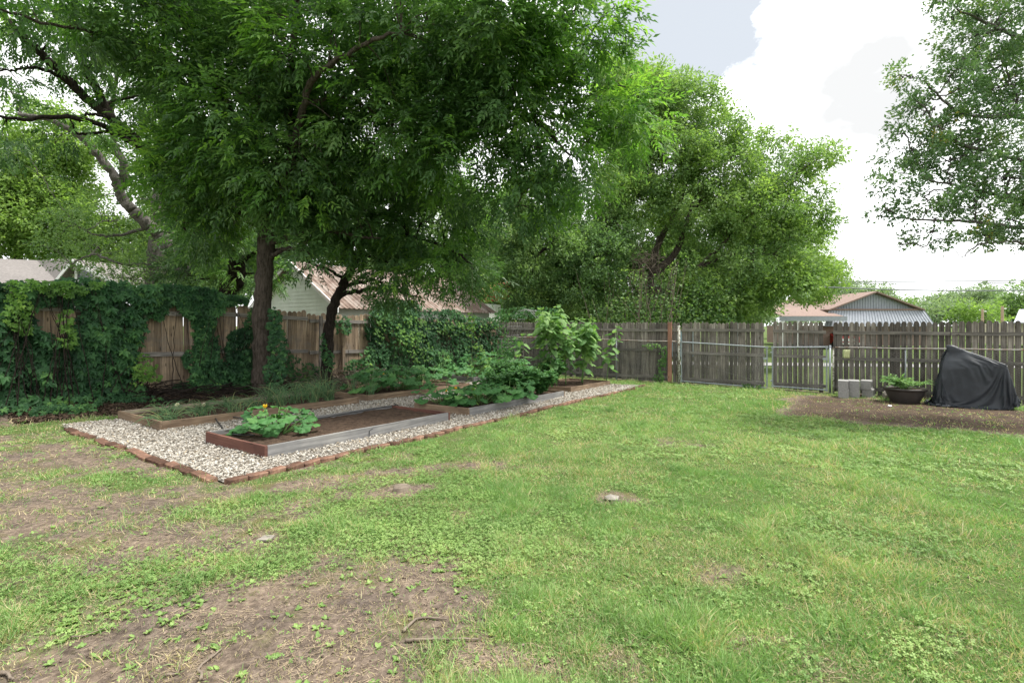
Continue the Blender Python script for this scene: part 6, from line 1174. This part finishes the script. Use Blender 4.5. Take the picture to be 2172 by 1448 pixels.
for yy in (-.9, .9): V += [(1.0 * cos(a_), yy, 1.35 + .55 * sin(a_)) for a_ in th]
mb.add(V, [np.array([[k, k + 1, k + 13, k + 12] for k in range(11)]), np.arange(12)[None], (np.arange(12)[::-1] + 12)[None]]); mb.build('roof', M['bluebin'], r); MB().bx(-1, 1, -.88, .88, 0, 1.345).build('wall', M['bluebin'], r)
# road and far verge
mb = MB(); V = []; xs = np.linspace(-30, 60, 46)
for x_ in xs:
    for y_ in (24.4, 26.6): V.append((x_, y_ - .0 * x_, float(gz(x_, y_)) + .03))
i_ = np.arange(45) * 2; mb.add(V, np.stack([i_, i_ + 2, i_ + 3, i_ + 1], -1)); tag(mb.build('road', M['road']), 'pale concrete alley behind the rear fence', None, kind='structure')
def lowbox(px, Y, w_, label):
    pass
# red truck beyond the gap
o0 = P(1766, 690, 46); o0[2] = float(gz(o0[0], 46)) ; r = thing('parked_truck', 'dark red pickup truck glimpsed through the gap in the planks', 'truck', tuple(o0), 0)
def profile_body(mb, pts, hwid):
    pts = np.array(pts, float); n = len(pts); V = np.vstack([np.stack([np.full(n, -hwid), pts[:, 0], pts[:, 1]], -1), np.stack([np.full(n, hwid), pts[:, 0], pts[:, 1]], -1)])
    mb.add(V, [np.arange(n)[None], (np.arange(n)[::-1] + n)[None], np.array([[i_, i_ + n, (i_ + 1) % n + n, (i_ + 1) % n] for i_ in range(n)])])
mb = MB(); profile_body(mb, [(-2.6, .5), (-2.65, .75), (-2.6, 1.08), (-1.3, 1.2), (-.75, 1.78), (.9, 1.82), (1.1, 1.25), (2.7, 1.25), (2.75, .55)], .95); mb.build('body', M['carred'], r)
mb = MB(); mb.add([(-.8, -1.34, 1.2), (.8, -1.34, 1.2), (.68, -.84, 1.74), (-.68, -.84, 1.74)], np.array([[0, 1, 2, 3]])); o = mb.build('windscreen', M['glass'], r); o.location.y = -.05; o.location.z = .03
MB().bx(-.9, .9, -2.78, -2.66, .45, .62).build('bumper', M['chrome'], r); MB().bx(-.55, .55, -2.68, -2.62, .72, .98).build('grille', M['chrome'], r)
for sx in (-1, 1):
    MB().bx(sx * .78 - .12, sx * .78 + .12, -2.69, -2.63, .75, .95).build('headlight', M['white'], r)
    for yy in (-1.7, 1.7): mb = MB(); mb.tube([(sx * .72, yy, .36), (sx * .98, yy, .36)], .36, 20); mb.build('wheel', M['rubber'], r)
# neighbouring low brick piece in the gap
# poles and cables
def pole(px, ytop, Y, label):
    x_ = (px - CX) / F * Y; zt_ = H - (ytop - HY) / F * Y; r = thing('utility_pole', label, 'utility pole', (x_, Y, -.4), 0, 'utility poles beyond the fence'); mb = MB(); mb.tube([(0, 0, 0), (0, 0, (zt_ + .4) * .5), (0, 0, zt_ + .4)], [.16, .14, .12], 10); mb.build('pole', M['polewood'], r); mb = MB(); mb.tube([(0, -.2, zt_ + .1), (.25, -.2, zt_ + .1)], .05, 6); mb.build('insulator', M['white'], r)
pole(2084, 655, 60, 'slim brown utility pole rising between the distant trees'); pole(2126, 649, 55, 'thicker tan utility pole beside the pale roof')
def cable(pts, r_, label):
    mb = MB(); p = smoothline(pts, 12); mb.tube(p, r_, 5, cap=False); tag(mb.build('power_line', M['cable']), label, 'power line', 'power lines crossing above the rear fence')
cable([P(1180, 575, 37), P(1500, 592, 36), P(1800, 597, 36), P(2000, 596.5, 36), P(2172, 594.5, 36), P(2500, 586, 36)], .034, 'topmost power line above the metal building')
cable([P(1180, 580, 37), P(1500, 597, 36), P(1800, 601, 36), P(2000, 601, 36), P(2172, 599, 36), P(2500, 592, 36)], .026, 'thin middle power line just under the topmost one')
cable([P(1250, 570, 31), P(1505, 576, 31), P(1650, 602, 31), P(1780, 610, 31), P(1950, 615.5, 31), P(2172, 616, 31), P(2500, 612, 31)], .036, 'thick sagging lowest power line crossing the distant trees')
g = g0(1565, 0, 27); mb = MB(); mb.tube([(0, 0, 0), (0, 0, P(0, 664, 27)[2] - g[2])], .035, 8); tag(mb.build('metal_pipe', M['galv'], loc=tuple(g)), 'thin galvanised pipe standing just above the wide plank panel', 'pipe')
